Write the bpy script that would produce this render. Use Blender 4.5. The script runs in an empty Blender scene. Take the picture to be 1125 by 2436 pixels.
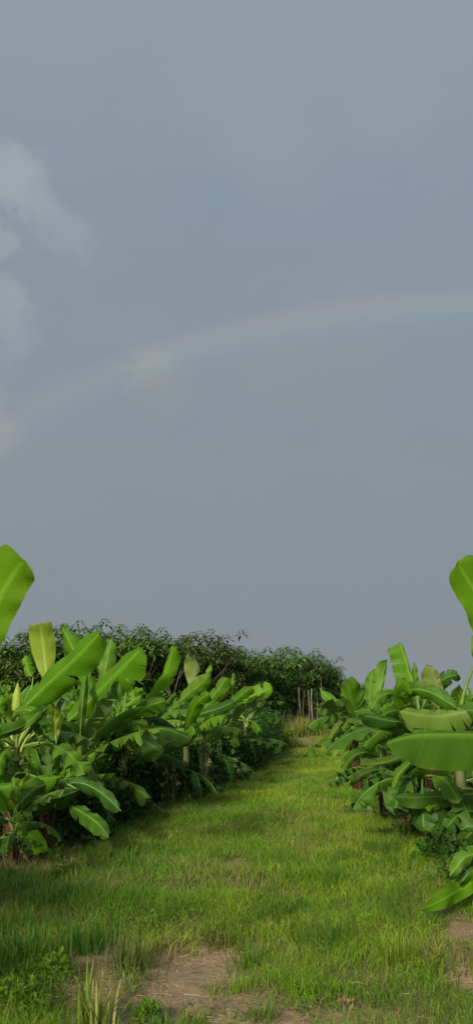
import bpy, math, random
import numpy as np
from mathutils import Vector as V, Matrix
R = math.radians
random.seed(7); rng = np.random.default_rng(7)
scn = bpy.context.scene
C = scn.collection
W_, H_ = 1125.0, 2436.0
F = 2150.0
HOR = 1655.0
PITCH = math.atan((HOR - H_/2)/F)
CAM = V((0, 0, 1.5))
cp, sp = math.cos(PITCH), math.sin(PITCH)

# ---------------------------------------------------------------- helpers
def ray(px, py):
    u = (px - W_/2)/F; v = (H_/2 - py)/F
    return V((u, cp - v*sp, sp + v*cp))
def at(px, py, Y):
    d = ray(px, py)
    return CAM + d*(Y/d.y)

def bump(x, y):
    x = np.asarray(x, float); y = np.asarray(y, float)
    h = 0.030*np.sin(x*1.7+0.6*y+1)*np.cos(y*1.1-0.4*x) + 0.018*np.sin(3.9*x+1.3*y)*np.cos(2.8*y-x) + 0.009*np.sin(9.1*x-2*y)*np.cos(7.7*y+x)
    h = h + 0.10*np.exp(-(((x+1.35)/0.55)**2+((y-5.3)/0.5)**2))          # small mound bottom left
    h = h + 0.07*np.exp(-(((x-1.9)/0.6)**2+((y-5.6)/0.7)**2))
    h = h + 0.18*np.exp(-(((x-1.9)/0.9)**2+((y-31)/1.6)**2))
    fade = np.clip((60-np.abs(y))/30, 0, 1)
    return h*fade
def gz(x, y): return float(bump(x, y))
def ground(px, py):
    d = ray(px, py); t = -1.5/d.z
    for _ in range(6):
        p = CAM + d*t; t = (gz(p.x, p.y)-1.5)/d.z
    return CAM + d*t

def tag(o, label=None, cat=None, group=None, kind=None):
    if label: o['label'] = label
    if cat: o['category'] = cat
    if group: o['group'] = group
    if kind: o['kind'] = kind
    return o
def empty(name, loc, label, cat, group=None):
    o = bpy.data.objects.new(name, None); C.objects.link(o); o.location = loc
    o.empty_display_size = .1
    return tag(o, label, cat, group)
def npmesh(name, verts, faces, mats, uv=None, col=None, smooth=True, midx=None):
    """faces: int array n x k (k = 3 or 4)"""
    verts = np.asarray(verts, np.float32); faces = np.asarray(faces, np.int32)
    me = bpy.data.meshes.new(name)
    n, k = faces.shape
    me.vertices.add(len(verts)); me.vertices.foreach_set('co', verts.ravel())
    me.loops.add(n*k); me.loops.foreach_set('vertex_index', faces.ravel())
    me.polygons.add(n); me.polygons.foreach_set('loop_start', np.arange(0, n*k, k, dtype=np.int32))
    me.polygons.foreach_set('loop_total', np.full(n, k, np.int32))
    me.polygons.foreach_set('use_smooth', np.full(n, smooth, bool))
    if midx is not None: me.polygons.foreach_set('material_index', np.asarray(midx, np.int32))
    for m in (mats if isinstance(mats, (list, tuple)) else [mats]): me.materials.append(m)
    if uv is not None:
        l = me.uv_layers.new(name='UVMap'); l.data.foreach_set('uv', np.asarray(uv, np.float32)[faces.ravel()].ravel())
    if col is not None:
        a = me.color_attributes.new('tint', 'FLOAT_COLOR', 'POINT')
        c = np.ones((len(verts), 4), np.float32); c[:, :3] = col
        a.data.foreach_set('color', c.ravel())
    me.update(calc_edges=True)
    return me
def link(name, me, parent=None):
    o = bpy.data.objects.new(name, me); C.objects.link(o); o.parent = parent
    return o
def nrm(v):
    return v/np.maximum(np.linalg.norm(v, axis=-1, keepdims=True), 1e-9)

# ---------------------------------------------------------------- materials
def newmat(name):
    m = bpy.data.materials.new(name); m.use_nodes = True
    nt = m.node_tree; nt.nodes.clear()
    return m, nt, nt.nodes, nt.links
def N(nt, t, **kw):
    n = nt.nodes.new(t)
    for k, v in kw.items(): setattr(n, k, v)
    return n
def mixc(nt, fac, a, b, blend='MIX'):
    n = N(nt, 'ShaderNodeMix', data_type='RGBA', blend_type=blend)
    for s, v in ((0, fac), (6, a), (7, b)):
        if hasattr(v, 'is_linked') or hasattr(v, 'node'): nt.links.new(v, n.inputs[s])
        elif s == 0: n.inputs[0].default_value = v
        else: n.inputs[s].default_value = (*v, 1)
    return n.outputs[2]
def math_(nt, op, a, b=0.0, clamp=False):
    n = N(nt, 'ShaderNodeMath', operation=op, use_clamp=clamp)
    for i, v in enumerate((a, b)):
        if hasattr(v, 'node'): nt.links.new(v, n.inputs[i])
        else: n.inputs[i].default_value = v
    return n.outputs[0]
def ramp(nt, fac, stops):
    n = N(nt, 'ShaderNodeValToRGB'); nt.links.new(fac, n.inputs[0])
    while len(n.color_ramp.elements) < len(stops): n.color_ramp.elements.new(.5)
    for e, (p, c) in zip(n.color_ramp.elements, stops):
        e.position = p; e.color = (*c, 1) if len(c) == 3 else c
    return n.outputs[0]
def leafy_out(nt, color, trans=0.35, rough=0.5, spec=0.35, bumpsock=None, tcol=None):
    b = N(nt, 'ShaderNodeBsdfPrincipled'); nt.links.new(color, b.inputs['Base Color'])
    b.inputs['Roughness'].default_value = rough; b.inputs['Specular IOR Level'].default_value = spec
    t = N(nt, 'ShaderNodeBsdfTranslucent')
    tc = mixc(nt, 1.0, color, (1.25, 1.25, .45), 'MULTIPLY'); nt.links.new(tc if tcol is None else tcol, t.inputs[0])
    m = N(nt, 'ShaderNodeMixShader'); m.inputs[0].default_value = trans
    nt.links.new(b.outputs[0], m.inputs[1]); nt.links.new(t.outputs[0], m.inputs[2])
    if bumpsock is not None:
        nt.links.new(bumpsock, b.inputs['Normal']); nt.links.new(bumpsock, t.inputs['Normal'])
    o = N(nt, 'ShaderNodeOutputMaterial'); nt.links.new(m.outputs[0], o.inputs[0])

def banana_mat(name, top, top2, under, trans=.35, dry=.55):
    m, nt, nd, lk = newmat(name)
    uvn = N(nt, 'ShaderNodeUVMap'); uvn.uv_map = 'UVMap'
    geo = N(nt, 'ShaderNodeNewGeometry'); oi = N(nt, 'ShaderNodeObjectInfo')
    sep = N(nt, 'ShaderNodeSeparateXYZ'); lk.new(uvn.outputs[0], sep.inputs[0])
    tc = N(nt, 'ShaderNodeTexCoord')
    n1 = N(nt, 'ShaderNodeTexNoise'); n1.inputs['Scale'].default_value = 3.5; n1.inputs['Detail'].default_value = 4
    lk.new(tc.outputs['Object'], n1.inputs['Vector'])
    fac = math_(nt, 'MULTIPLY', math_(nt, 'SUBTRACT', n1.outputs[0], .3), 1.3)
    fac = math_(nt, 'ADD', fac, math_(nt, 'MULTIPLY', math_(nt, 'SUBTRACT', oi.outputs['Random'], .5), .9), True)
    c = mixc(nt, fac, top, top2)
    # lateral veins: stripes across the blade
    st = N(nt, 'ShaderNodeTexNoise', noise_dimensions='1D'); st.inputs['Scale'].default_value = 60; st.inputs['Detail'].default_value = 2
    lk.new(math_(nt, 'SUBTRACT', sep.outputs[0], math_(nt, 'MULTIPLY', sep.outputs[1], .05)), st.inputs['W'])
    c = mixc(nt, math_(nt, 'MULTIPLY', math_(nt, 'SUBTRACT', st.outputs[0], .5), .55, True), c, tuple(x*1.35 for x in top2))
    # paler next to the midrib
    near = math_(nt, 'SUBTRACT', 1.0, math_(nt, 'MULTIPLY', sep.outputs[1], 6.0), True)
    c = mixc(nt, math_(nt, 'MULTIPLY', near, .45), c, tuple(x*1.9 for x in top2))
    c = mixc(nt, geo.outputs['Backfacing'], c, mixc(nt, fac, under, tuple(x*1.25 for x in under)))
    # browned edge and blotches
    n2 = N(nt, 'ShaderNodeTexNoise'); n2.inputs['Scale'].default_value = 9; n2.inputs['Detail'].default_value = 5
    lk.new(tc.outputs['Object'], n2.inputs['Vector'])
    edge = math_(nt, 'MULTIPLY', math_(nt, 'SUBTRACT', math_(nt, 'ADD', sep.outputs[1], math_(nt, 'MULTIPLY', math_(nt, 'SUBTRACT', n2.outputs[0], .5), .6)), .95), 10.0, True)
    c = mixc(nt, math_(nt, 'MULTIPLY', edge, dry), c, (.20, .12, .04))
    n3 = N(nt, 'ShaderNodeTexNoise'); n3.inputs['Scale'].default_value = 34; n3.inputs['Detail'].default_value = 3
    lk.new(tc.outputs['Object'], n3.inputs['Vector'])
    sp3 = math_(nt, 'MULTIPLY', math_(nt, 'SUBTRACT', n3.outputs[0], .64), 8, True)
    c = mixc(nt, math_(nt, 'MULTIPLY', sp3, .5), c, (.16, .13, .035))
    bp = N(nt, 'ShaderNodeBump'); bp.inputs['Strength'].default_value = .22; bp.inputs['Distance'].default_value = .008
    lk.new(st.outputs[0], bp.inputs['Height'])
    leafy_out(nt, c, trans, .5, .22, bp.outputs[0])
    return m
def simple_mat(name, c1, c2, scale=8, rough=.8, spec=.2, stretch=None, bumpd=.01, trans=None):
    m, nt, nd, lk = newmat(name)
    tc = N(nt, 'ShaderNodeTexCoord'); mp = N(nt, 'ShaderNodeMapping')
    lk.new(tc.outputs['Object'], mp.inputs[0])
    if stretch: mp.inputs['Scale'].default_value = stretch
    n1 = N(nt, 'ShaderNodeTexNoise'); n1.inputs['Scale'].default_value = scale; n1.inputs['Detail'].default_value = 6
    lk.new(mp.outputs[0], n1.inputs['Vector'])
    c = ramp(nt, n1.outputs[0], [(.35, c1), (.65, c2)])
    bp = N(nt, 'ShaderNodeBump'); bp.inputs['Strength'].default_value = .6; bp.inputs['Distance'].default_value = bumpd
    lk.new(n1.outputs[0], bp.inputs['Height'])
    if trans: leafy_out(nt, c, trans, rough, spec, bp.outputs[0]); return m
    b = N(nt, 'ShaderNodeBsdfPrincipled'); lk.new(c, b.inputs['Base Color']); lk.new(bp.outputs[0], b.inputs['Normal'])
    b.inputs['Roughness'].default_value = rough; b.inputs['Specular IOR Level'].default_value = spec
    o = N(nt, 'ShaderNodeOutputMaterial'); lk.new(b.outputs[0], o.inputs[0])
    return m
def tint_mat(name, trans=.35, rough=.55, spec=.25, objvar=.0):
    m, nt, nd, lk = newmat(name)
    a = N(nt, 'ShaderNodeVertexColor'); a.layer_name = 'tint'
    c = a.outputs[0]
    if objvar:
        oi = N(nt, 'ShaderNodeObjectInfo')
        hs = N(nt, 'ShaderNodeHueSaturation'); lk.new(c, hs.inputs['Color'])
        lk.new(math_(nt, 'ADD', 1-objvar, math_(nt, 'MULTIPLY', oi.outputs['Random'], 2*objvar)), hs.inputs['Value'])
        lk.new(math_(nt, 'ADD', .485, math_(nt, 'MULTIPLY', oi.outputs['Random'], .03)), hs.inputs['Hue'])
        c = hs.outputs[0]
    leafy_out(nt, c, trans, rough, spec)
    return m

M = {}
M['leaf'] = banana_mat('banana_leaf', (.055, .150, .012), (.125, .260, .020), (.10, .19, .055), .33)
M['lit_tone'] = banana_mat('banana_leaf_lit', (.078, .215, .008), (.150, .325, .012), (.17, .30, .03), .42, .25)  # brighter leaf tone, sunlit look put into the colour
M['pale'] = banana_mat('banana_leaf_pale', (.25, .37, .045), (.36, .46, .075), (.34, .43, .085), .45, .3)  # pale undersides and rolled leaves, sunlit yellow put into the colour
M['deep'] = banana_mat('banana_leaf_shaded', (.032, .098, .013), (.070, .170, .020), (.075, .14, .045), .28)  # darker leaf tone, shaded look put into the colour
M['olive'] = banana_mat('banana_leaf_ageing', (.085, .16, .025), (.14, .23, .035), (.15, .21, .05), .33, .8)
M['rib'] = simple_mat('leaf_midrib', (.12, .24, .03), (.20, .33, .055), 6, .5, .4, trans=.15)
M['ribpale'] = simple_mat('leaf_petiole', (.34, .42, .10), (.48, .52, .16), 6, .5, .4, trans=.2)
M['stem'] = simple_mat('banana_stem', (.07, .11, .03), (.14, .16, .06), 5, .6, .3, (2, 2, .6))
M['sheath'] = simple_mat('dry_sheath', (.022, .013, .009), (.095, .055, .035), 9, .9, .1, (3, 3, .5))
M['deadleaf'] = simple_mat('dead_leaf', (.17, .10, .05), (.38, .27, .15), 9, .85, .1, trans=.2)
M['bark'] = simple_mat('pale_bark', (.12, .10, .075), (.30, .265, .20), 7, .9, .1, (1, 1, .3))
M['limb'] = simple_mat('dark_bark', (.07, .06, .045), (.16, .14, .11), 7, .9, .1, (1, 1, .3))
M['tint'] = tint_mat('foliage_tint', .30, .5, .3, .24)
M['grass'] = tint_mat('grass_blades', .38, .6, .2)
M['debris'] = tint_mat('dry_debris', .1, .9, .1)
M['flower'] = simple_mat('pale_flowers', (.5, .48, .3), (.7, .66, .42), 9, .8, .2, trans=.3)

# ---------------------------------------------------------------- banana leaf geometry
def resample(P, n):
    P = np.array([list(p) for p in P], float)
    if len(P) == 2: P = np.vstack([P[0], (P[0]+P[1])/2, P[1]])
    Q = np.vstack([2*P[0]-P[1], P, 2*P[-1]-P[-2]])
    out = []
    m = 16
    for i in range(1, len(Q)-2):
        for k in range(m):
            t = k/m; a, b, c, d = Q[i-1], Q[i], Q[i+1], Q[i+2]
            out.append(.5*((2*b)+(-a+c)*t+(2*a-5*b+4*c-d)*t*t+(-a+3*b-3*c+d)*t**3))
    out.append(P[-1]); out = np.array(out)
    s = np.r_[0, np.cumsum(np.linalg.norm(np.diff(out, axis=0), axis=1))]
    L = s[-1]; q = np.linspace(0, L, n)
    return np.stack([np.interp(q, s, out[:, k]) for k in range(3)], 1), L
def tangents(P):
    T = np.gradient(P, axis=0); return nrm(T)
def tube(P, rad, k=6, flat=1.0):
    """P n x 3, rad n -> verts, quads"""
    T = tangents(P); n = len(P)
    up = np.array([0, 0, 1.]) if abs(T[0][2]) < .9 else np.array([1., 0, 0])
    A = nrm(np.cross(T, up)); B = np.cross(A, T)
    an = np.linspace(0, 2*np.pi, k, endpoint=False)
    Vt = P[:, None] + rad[:, None, None]*(A[:, None]*np.cos(an)[None, :, None] + B[:, None]*np.sin(an)[None, :, None]*flat)
    i, j = np.meshgrid(np.arange(n-1), np.arange(k), indexing='ij')
    Fq = np.stack([i*k+j, i*k+(j+1) % k, (i+1)*k+(j+1) % k, (i+1)*k+j], -1).reshape(-1, 4)
    return Vt.reshape(-1, 3), Fq
def prof(t, tip=.72, base=.16, pw=.6):
    w = np.ones_like(t)
    b = t < base
    w[b] = np.clip(1-(1-t[b]/base)**2, 0, 1)**.5
    e = t > tip
    w[e] = np.clip(1-((t[e]-tip)/(1-tip))**2.2, 0, 1)**pw
    return w*(0.88+.12*np.sin(np.pi*np.clip(t, 0, 1)))
def blade(P, S, Nn, wr, wl, fold=10, curl=20, tears=(0, 0), wave=.02, rnd=None, slant=.07, nv=4, tip=.72, base=.16, flip=False, fold_l=None, droopy=18, er=1.0):
    """returns verts, faces, uv. P,S,Nn are n x 3 frames along the midrib"""
    rnd = rnd or random
    n = len(P); tt = np.linspace(0, 1, n)
    I = lambda A, t: np.stack([np.interp(t, tt, A[:, k]) for k in range(3)], -1)
    VV, FF, UU = [], [], []; off = 0
    for s, w, nt_ in ((1, wr, tears[0]), (-1, wl, tears[1])):
        cuts = sorted(rnd.uniform(.10, .93) for _ in range(nt_))
        bs = [0]+cuts+[1]
        fd = fold if (s == 1 or fold_l is None) else fold_l
        ph = rnd.uniform(0, 6.28); fr = rnd.uniform(2.2, 4.2)
        ph2 = rnd.uniform(0, 6.28)
        for a, b in zip(bs[:-1], bs[1:]):
            if b-a < .012: continue
            k = max(2, int(round((b-a)*(n-1)))+1)
            t = np.linspace(a, b, k); v = np.linspace(0, 1, nv+1)
            Tg, Vg = np.meshgrid(t, v, indexing='ij')
            deep = rnd.uniform(.25, 1.0) if nt_ else 0    # how far the tear runs in from the edge
            tv = np.clip((Vg-(1-deep))/max(deep, 1e-3), 0, 1) if nt_ else 0*Vg
            mid = (a+b)/2; gap = rnd.uniform(.03, .30) if nt_ else 0
            te = mid+(Tg-mid)*(1-gap*tv)
            te = te + slant*Vg*np.sin(np.pi*np.clip(te, 0, 1))**.6 + (rnd.uniform(-.02, .02) if nt_ else 0)*tv
            te = np.clip(te, 0, 1)
            wid = w*prof(np.clip(Tg, 0, 1), tip, base)*(1+er*(.05*np.sin(9*Tg+ph2)+.035*np.sin(23*Tg+ph)+.02*np.sin(61*Tg+ph)))
            ang = np.radians(fd + curl*Vg + (rnd.uniform(-5, droopy) if nt_ else 0)*tv)
            x = wid*Vg*np.cos(ang*.8); z = -wid*Vg*np.sin(ang*.8)
            z = z + wave*1.5*Vg**1.5*np.sin(2*np.pi*fr*Tg+ph) + wave*.35*Vg**2*np.sin(2*np.pi*fr*3.1*Tg+ph2)
            p = I(P, te)+s*I(S, te)*x[..., None]+I(Nn, te)*z[..., None]
            nv1 = nv+1
            i, j = np.meshgrid(np.arange(k-1), np.arange(nv), indexing='ij')
            q = [i*nv1+j, i*nv1+j+1, (i+1)*nv1+j+1, (i+1)*nv1+j]
            if (s < 0) != flip: q = q[::-1]
            FF.append(np.stack(q, -1).reshape(-1, 4)+off); VV.append(p.reshape(-1, 3))
            UU.append(np.stack([Tg, Vg], -1).reshape(-1, 2)); off += k*nv1
    return np.vstack(VV), np.vstack(FF), np.vstack(UU)

def add_leaf(plant, org, P, S, Nn, wr, wl, mat, ribmat=None, stalk=None, rib=.011, **kw):
    """P.. world coords; org = plant origin"""
    Vv, Ff, Uu = blade(P, S, Nn, wr, wl, **kw)
    lf = link('leaf', npmesh('leaf', Vv-org, Ff, mat, Uu), plant)
    Pm = P
    if stalk is not None:
        st, _ = resample(stalk, 8); Pm = np.vstack([st[:-1], P])
    n = len(Pm); k0 = n-len(P)
    r = np.r_[np.linspace(rib*1.9, rib*.95, k0), np.linspace(rib*.80, rib*.15, len(P))]
    Nx = np.vstack([np.tile(Nn[:1], (k0, 1)), Nn]); Pm = Pm-Nx*(r*.72)[:, None]*np.r_[np.linspace(0, 1, k0), np.ones(len(P))][:, None]
    tv, tf = tube(Pm, r, 6)
    link('midrib', npmesh('midrib', tv-org, tf, ribmat or M['rib']), lf)
    return lf

def hero_leaf(plant, crown, pts, wl, wr, roll=0, mat='leaf', fold=8, curl=18, tears=(2, 1), wave=.015, under=False, n=22, seed=1, rib=.010, ribmat=None, stalk=True, **kw):
    """pts = (px, py, Y) from base to tip; wl / wr = widths at left / right of the direction of travel, in photo pixels"""
    rnd = random.Random(seed)
    W = [at(*p) for p in pts]
    P, L = resample(W, n); T = tangents(P)
    dist = np.mean([(w-CAM).length for w in W])
    Vw = nrm(P-np.array(CAM)[None])
    S = nrm(np.cross(Vw, T)); B = np.cross(T, S)*-1   # B = S x T, towards the camera
    ro = np.radians(np.interp(np.linspace(0, 1, n), np.linspace(0, 1, len(roll)), roll)) if isinstance(roll, (list, tuple)) else np.full(n, R(roll))
    B = np.cross(S, T)
    S2 = nrm(S*np.cos(ro)[:, None]+B*np.sin(ro)[:, None]); N2 = np.cross(S2, T)
    k = dist/F
    org = np.array(plant.location)
    st = None
    if stalk and crown is not None:
        c = np.array(crown); p0 = P[0]; d = np.linalg.norm(p0-c)
        st = [c, c+(p0-c)*.5+np.array([0, 0, .12*d])-T[0]*.06*d, p0]
    return add_leaf(plant, org, P, S2, N2, wr*k, wl*k, M[mat], M[ribmat] if ribmat else None, st, rib, fold=fold, curl=curl, tears=tears, wave=wave, rnd=rnd, flip=under, **{'er': .55, **kw})

def auto_leaf(plant, org, crown, az, el, L, w, droop, rnd, mat='leaf', tears=None, twist=0, fold=None, stalk=.28, rib=.011, ribmat=None, n=18):
    m = 30; s = np.linspace(0, 1, m)
    e = np.radians(el)-droop*s**1.4
    a = np.radians(az)+np.radians(rnd.uniform(-18, 18))*s
    T = np.stack([np.cos(a)*np.cos(e), np.sin(a)*np.cos(e), np.sin(e)], 1)
    full = L+stalk
    P = np.array(crown)+np.vstack([[0, 0, 0], np.cumsum(T[:-1]*full/(m-1), axis=0)])
    i0 = int(m*stalk/full)
    st = P[:i0+1]; Pb, _ = resample(P[i0::3] if (m-1-i0) % 3 == 0 else np.vstack([P[i0::3], P[-1:]]), n)
    Tb = tangents(Pb)
    S = nrm(np.cross(Tb, np.array([1e-4, 0, 1.])[None])); 
    tw = np.radians(twist)*np.linspace(.3, 1, n)
    Nn = np.cross(S, Tb)
    S2 = S*np.cos(tw)[:, None]+Nn*np.sin(tw)[:, None]; N2 = np.cross(S2, Tb)
    if tears is None: tears = (rnd.choice([0, 1, 2, 3, 6]), rnd.choice([0, 1, 2, 4, 8]))
    fo = rnd.choice([rnd.uniform(-25, 0), rnd.uniform(10, 45), rnd.uniform(30, 60)]) if fold is None else fold
    return add_leaf(plant, org, Pb, S2, N2, w, w*rnd.uniform(.85, 1.1), M[mat], M[ribmat] if ribmat else None, st[::max(1, len(st)//3)] if len(st) > 3 else [P[0], Pb[0]], rib,
                    fold=fo, curl=rnd.uniform(0, 55), tears=tears, wave=rnd.uniform(.015, .045), rnd=rnd, nv=3, tip=rnd.uniform(.5, .78), base=rnd.uniform(.15, .35), droopy=rnd.choice([18, 30, 45]), slant=rnd.uniform(.05, .12))

def stem_part(plant, base, crown, r=.055, dry=.5, seed=0):
    rnd = random.Random(seed)
    org = np.array(plant.location); b = np.array(base, float); c = np.array(crown, float)
    n = 9; t = np.linspace(0, 1, n)
    P = b+(c-b)*t[:, None]; P[0, 2] -= .05
    P[:, 0] += .02*np.sin(3*t+seed); 
    tv, tf = tube(P, r*(1.25-.6*t)*(1+.05*np.sin(11*t+seed)), 12)
    link('stem', npmesh('stem', tv-org, tf, M['stem']), plant)
    # dry sheaths: overlapping brown strips wrapping the lower stem, peeling away
    VV, FF = [], []; off = 0
    H = np.linalg.norm(c-b)
    for i in range(9):
        a = rnd.uniform(0, 6.28); w = rnd.uniform(.5, 1.0); z0 = -.03; z1 = H*dry*rnd.uniform(.6, 1.35)
        peel = rnd.uniform(.0, .09)
        k = 6
        for ii in range(k):
            tt = ii/(k-1)
            rr = r*1.28*(1-.25*tt)+.004*(i+1)/2+peel*tt**2.2
            cc = b+(c-b)*min(1, (z0+(z1-z0)*tt)/H)
            for jj in range(4):
                ang = a+(jj/3-.5)*w*2*(1-.75*tt**1.6)
                VV.append(cc+np.array([math.cos(ang)*rr, math.sin(ang)*rr, -peel*.8*max(0, tt-.6)]))
        for ii in range(k-1):
            for jj in range(3):
                q = off+ii*4+jj; FF.append((q, q+1, q+5, q+4))
        off += k*4
    link('dry_sheath', npmesh('dry_sheath', np.array(VV)-org, np.array(FF), M['sheath']), plant)

def spear(plant, crown, L, lean=(0, 0), r=.03):
    org = np.array(plant.location); c = np.array(crown, float)
    t = np.linspace(0, 1, 10)
    P = c+np.stack([lean[0]*t**1.5, lean[1]*t**1.5, L*t], 1)
    rad = r*np.array([.9, 1, 1, .95, .9, .8, .65, .45, .25, .05])
    tv, tf = tube(P, rad, 10)
    link('rolled_leaf', npmesh('rolled_leaf', tv-org, tf, M['pale']), plant)

def petiole_whorl(plant, crown, k, rnd, size=.22):
    """stubs of cut or broken leaf stalks fanning out at the crown"""
    org = np.array(plant.location); c = np.array(crown, float)
    for i in range(k):
        a = i/k*6.28+rnd.uniform(-.4, .4); l = size*rnd.uniform(.6, 1.3); t = np.linspace(0, 1, 6)
        P = c+np.stack([math.cos(a)*(.03+l*.55*t**1.3), math.sin(a)*(.03+l*.55*t**1.3), -.12+l*(1.3*t-.35*t*t)], 1)
        tv, tf = tube(P, .026-.012*t, 7, .7)
        link('leaf_stalk', npmesh('leaf_stalk', tv-org, tf, M['ribpale']), plant)

def new_plant(base, crown, label, group, seed=0, r=.055, dry=.5, whorl=5, wsize=.22):
    b = V(base)
    p = empty('banana_plant', b, label, 'banana plant', group)
    stem_part(p, b, crown, r, dry, seed)
    if whorl: petiole_whorl(p, crown, whorl, random.Random(seed), wsize)
    return p

GL = 'banana plants left of the grass path'; GR = 'banana plants right of the grass path'
def gbase(px, py):
    return ground(px, py)

def fill(p, crown, azs, rnd, els=(5, 40), Ls=(.6, .95), ws=(.12, .19), dr=(.6, 1.6), mats=('leaf', 'leaf', 'deep', 'lit_tone'), tears=None):
    for az in azs:
        auto_leaf(p, np.array(p.location), crown, az+rnd.uniform(-12, 12), rnd.uniform(*els), rnd.uniform(*Ls), rnd.uniform(*ws), rnd.uniform(*dr), rnd,
                  mat=rnd.choice(mats), twist=rnd.uniform(-30, 30), tears=tears)

# ================================================================= LEFT HERO PLANTS
rn = random.Random(11)
# A0: tall plant mostly outside the frame on the left, one upright leaf in view
b = V((-2.25, 6.3, 0)); c = V((-2.2, 6.3, 1.05))
p = new_plant(b, c, 'banana plant at the far left edge holding one tall upright glossy leaf against the sky', GL, 1)
hero_leaf(p, c, [(-55, 1590, 6.3), (-30, 1500, 6.3), (4, 1420, 6.25), (36, 1365, 6.2), (60, 1334, 6.1)], 70, 47, roll=6, mat='lit_tone', fold=3, curl=8, wave=.012, seed=3, tip=.84, base=.3, tears=(0, 0), er=.3, rib=.012)
fill(p, c, (150, 200, 260, 100), rn, (20, 60), (.8, 1.1))
# A1: short near plant with the red brown base
b = gbase(112, 2027); Yb = b.y; c = at(118, 1868, Yb)
p = new_plant(b, c, 'short banana plant with red-brown peeling stem at the left path edge, nearest the camera', GL, 2, .055, .95, 4, .14)
hero_leaf(p, c, [(150, 1848, Yb-.1), (100, 1852, Yb-.2), (40, 1865, Yb-.3), (-45, 1880, Yb-.4)], 58, 8, roll=-8, mat='lit_tone', fold=6, curl=12, tears=(0, 1), seed=5, tip=.8)
hero_leaf(p, c, [(122, 1862, Yb-.1), (80, 1880, Yb-.4), (45, 1915, Yb-.7)], 24, 24, roll=20, mat='leaf', seed=6, fold=25)
hero_leaf(p, c, [(190, 1880, Yb), (140, 1896, Yb-.3), (90, 1905, Yb-.4), (40, 1906, Yb-.5)], 40, 12, roll=10, mat='deep', fold=20, tears=(1, 1), seed=7)
hero_leaf(p, c, [(165, 1915, Yb-.1), (200, 1935, Yb-.3), (235, 1960, Yb-.5), (260, 1993, Yb-.6)], 17, 24, roll=10, mat='leaf', seed=8, fold=12)
hero_leaf(p, c, [(75, 1948, Yb-.1), (60, 1975, Yb-.3), (80, 2000, Yb-.4), (102, 2028, Yb-.5)], 24, 22, roll=0, mat='lit_tone', seed=9, fold=14, tears=(1, 0))
hero_leaf(p, c, [(150, 1870, Yb+.1), (190, 1862, Yb+.1), (240, 1885, Yb), (290, 1930, Yb-.1)], 14, 26, roll=-15, mat='deep', seed=10, fold=15)
fill(p, c, (60, 100, 150), rn, (10, 40), (.5, .8), (.10, .16), mats=('deep', 'leaf'))
# A2: behind; folded leaf, its sunlit yellow in the colour, and the long diagonal leaf
c = at(42, 1780, 9.9); b = V((c.x-.05, 10.0, 0))
p = new_plant(b, c, 'banana plant with one folded yellow-green leaf standing upright, near the left edge', GL, 3, .06, .5, 7, .30)
hero_leaf(p, c, [(50, 1692, 9.8), (100, 1642, 9.7), (170, 1576, 9.5), (243, 1502, 9.3)], 34, 50, roll=[0, 10, 22, 10], mat='lit_tone', fold=16, fold_l=30, curl=16, seed=12, tip=.62, base=.25, wave=.02, rib=.013, tears=(1, 1), er=.8)
hero_leaf(p, c, [(112, 1618, 9.9), (108, 1570, 9.9), (101, 1515, 9.85), (97, 1483, 9.75)], 30, 29, roll=0, mat='pale', fold=-4, curl=22, seed=13, tears=(0, 0), tip=.93, base=.6, under=False, wave=.004, er=.4, rib=.014, ribmat='ribpale')
hero_leaf(p, c, [(25, 1720, 9.7), (45, 1690, 9.6), (90, 1700, 9.3), (-5, 1760, 9.1)], 10, 16, mat='leaf', seed=14)
hero_leaf(p, c, [(120, 1680, 9.5), (60, 1725, 9.2), (-10, 1752, 9.0)], 20, 20, roll=30, mat='leaf', fold=15, seed=15)
hero_leaf(p, c, [(135, 1770, 9.6), (134, 1735, 9.6), (130, 1690, 9.6)], 10, 9, mat='pale', fold=25, seed=16, base=.3)
hero_leaf(p, c, [(-20, 1720, 9.5), (-5, 1690, 9.5), (8, 1655, 9.5)], 12, 16, mat='lit_tone', fold=10, seed=17)
hero_leaf(p, c, [(80, 1612, 10.1), (70, 1600, 10.1), (60, 1560, 10.2)], 12, 22, mat='lit_tone', fold=20, seed=171)
spear(p, at(40, 1690, 9.9), .30, (.0, 0), .05)
fill(p, c, (0, 330, 280, 240, 190, 140, 90), rn, (0, 35), (.55, .9))
# A3: behind, whorl of cut stalks
b = gbase(200, 1950); c = at(215, 1790, b.y); Y3 = b.y
p = new_plant(b, c, 'banana plant with thick pale yellow stalks fanning from its crown, second from the left', GL, 4, .07, .45, 9, .34)
hero_leaf(p, c, [(156, 1722, Y3-.2), (205, 1677, Y3-.3), (265, 1615, Y3-.4), (338, 1540, Y3-.6)], 27, 50, roll=[-10, 0, 14, 25], mat='lit_tone', fold=10, fold_l=28, curl=18, seed=20, tip=.7, base=.22, wave=.02, rib=.013, tears=(2, 0), er=.8)
hero_leaf(p, c, [(244, 1640, Y3+.4), (252, 1590, Y3+.4), (260, 1550, Y3+.4), (268, 1518, Y3+.4)], 26, 24, roll=0, mat='leaf', fold=8, seed=21, tip=.3, base=.3)
hero_leaf(p, c, [(212, 1660, Y3+.2), (195, 1590, Y3+.2), (170, 1535, Y3+.2), (146, 1490, Y3+.2)], 26, 26, roll=20, mat='lit_tone', fold=8, seed=22, tip=.66, base=.25)
hero_leaf(p, c, [(330, 1700, Y3), (290, 1718, Y3-.3), (235, 1735, Y3-.6), (172, 1750, Y3-.8)], 16, 28, roll=-20, mat='deep', fold=20, seed=23)
hero_leaf(p, c, [(250, 1790, Y3-.1), (280, 1760, Y3-.3), (320, 1750, Y3-.5), (390, 1790, Y3-.7)], 16, 40, roll=10, mat='deep', fold=16, seed=24, tears=(1, 0))
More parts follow.
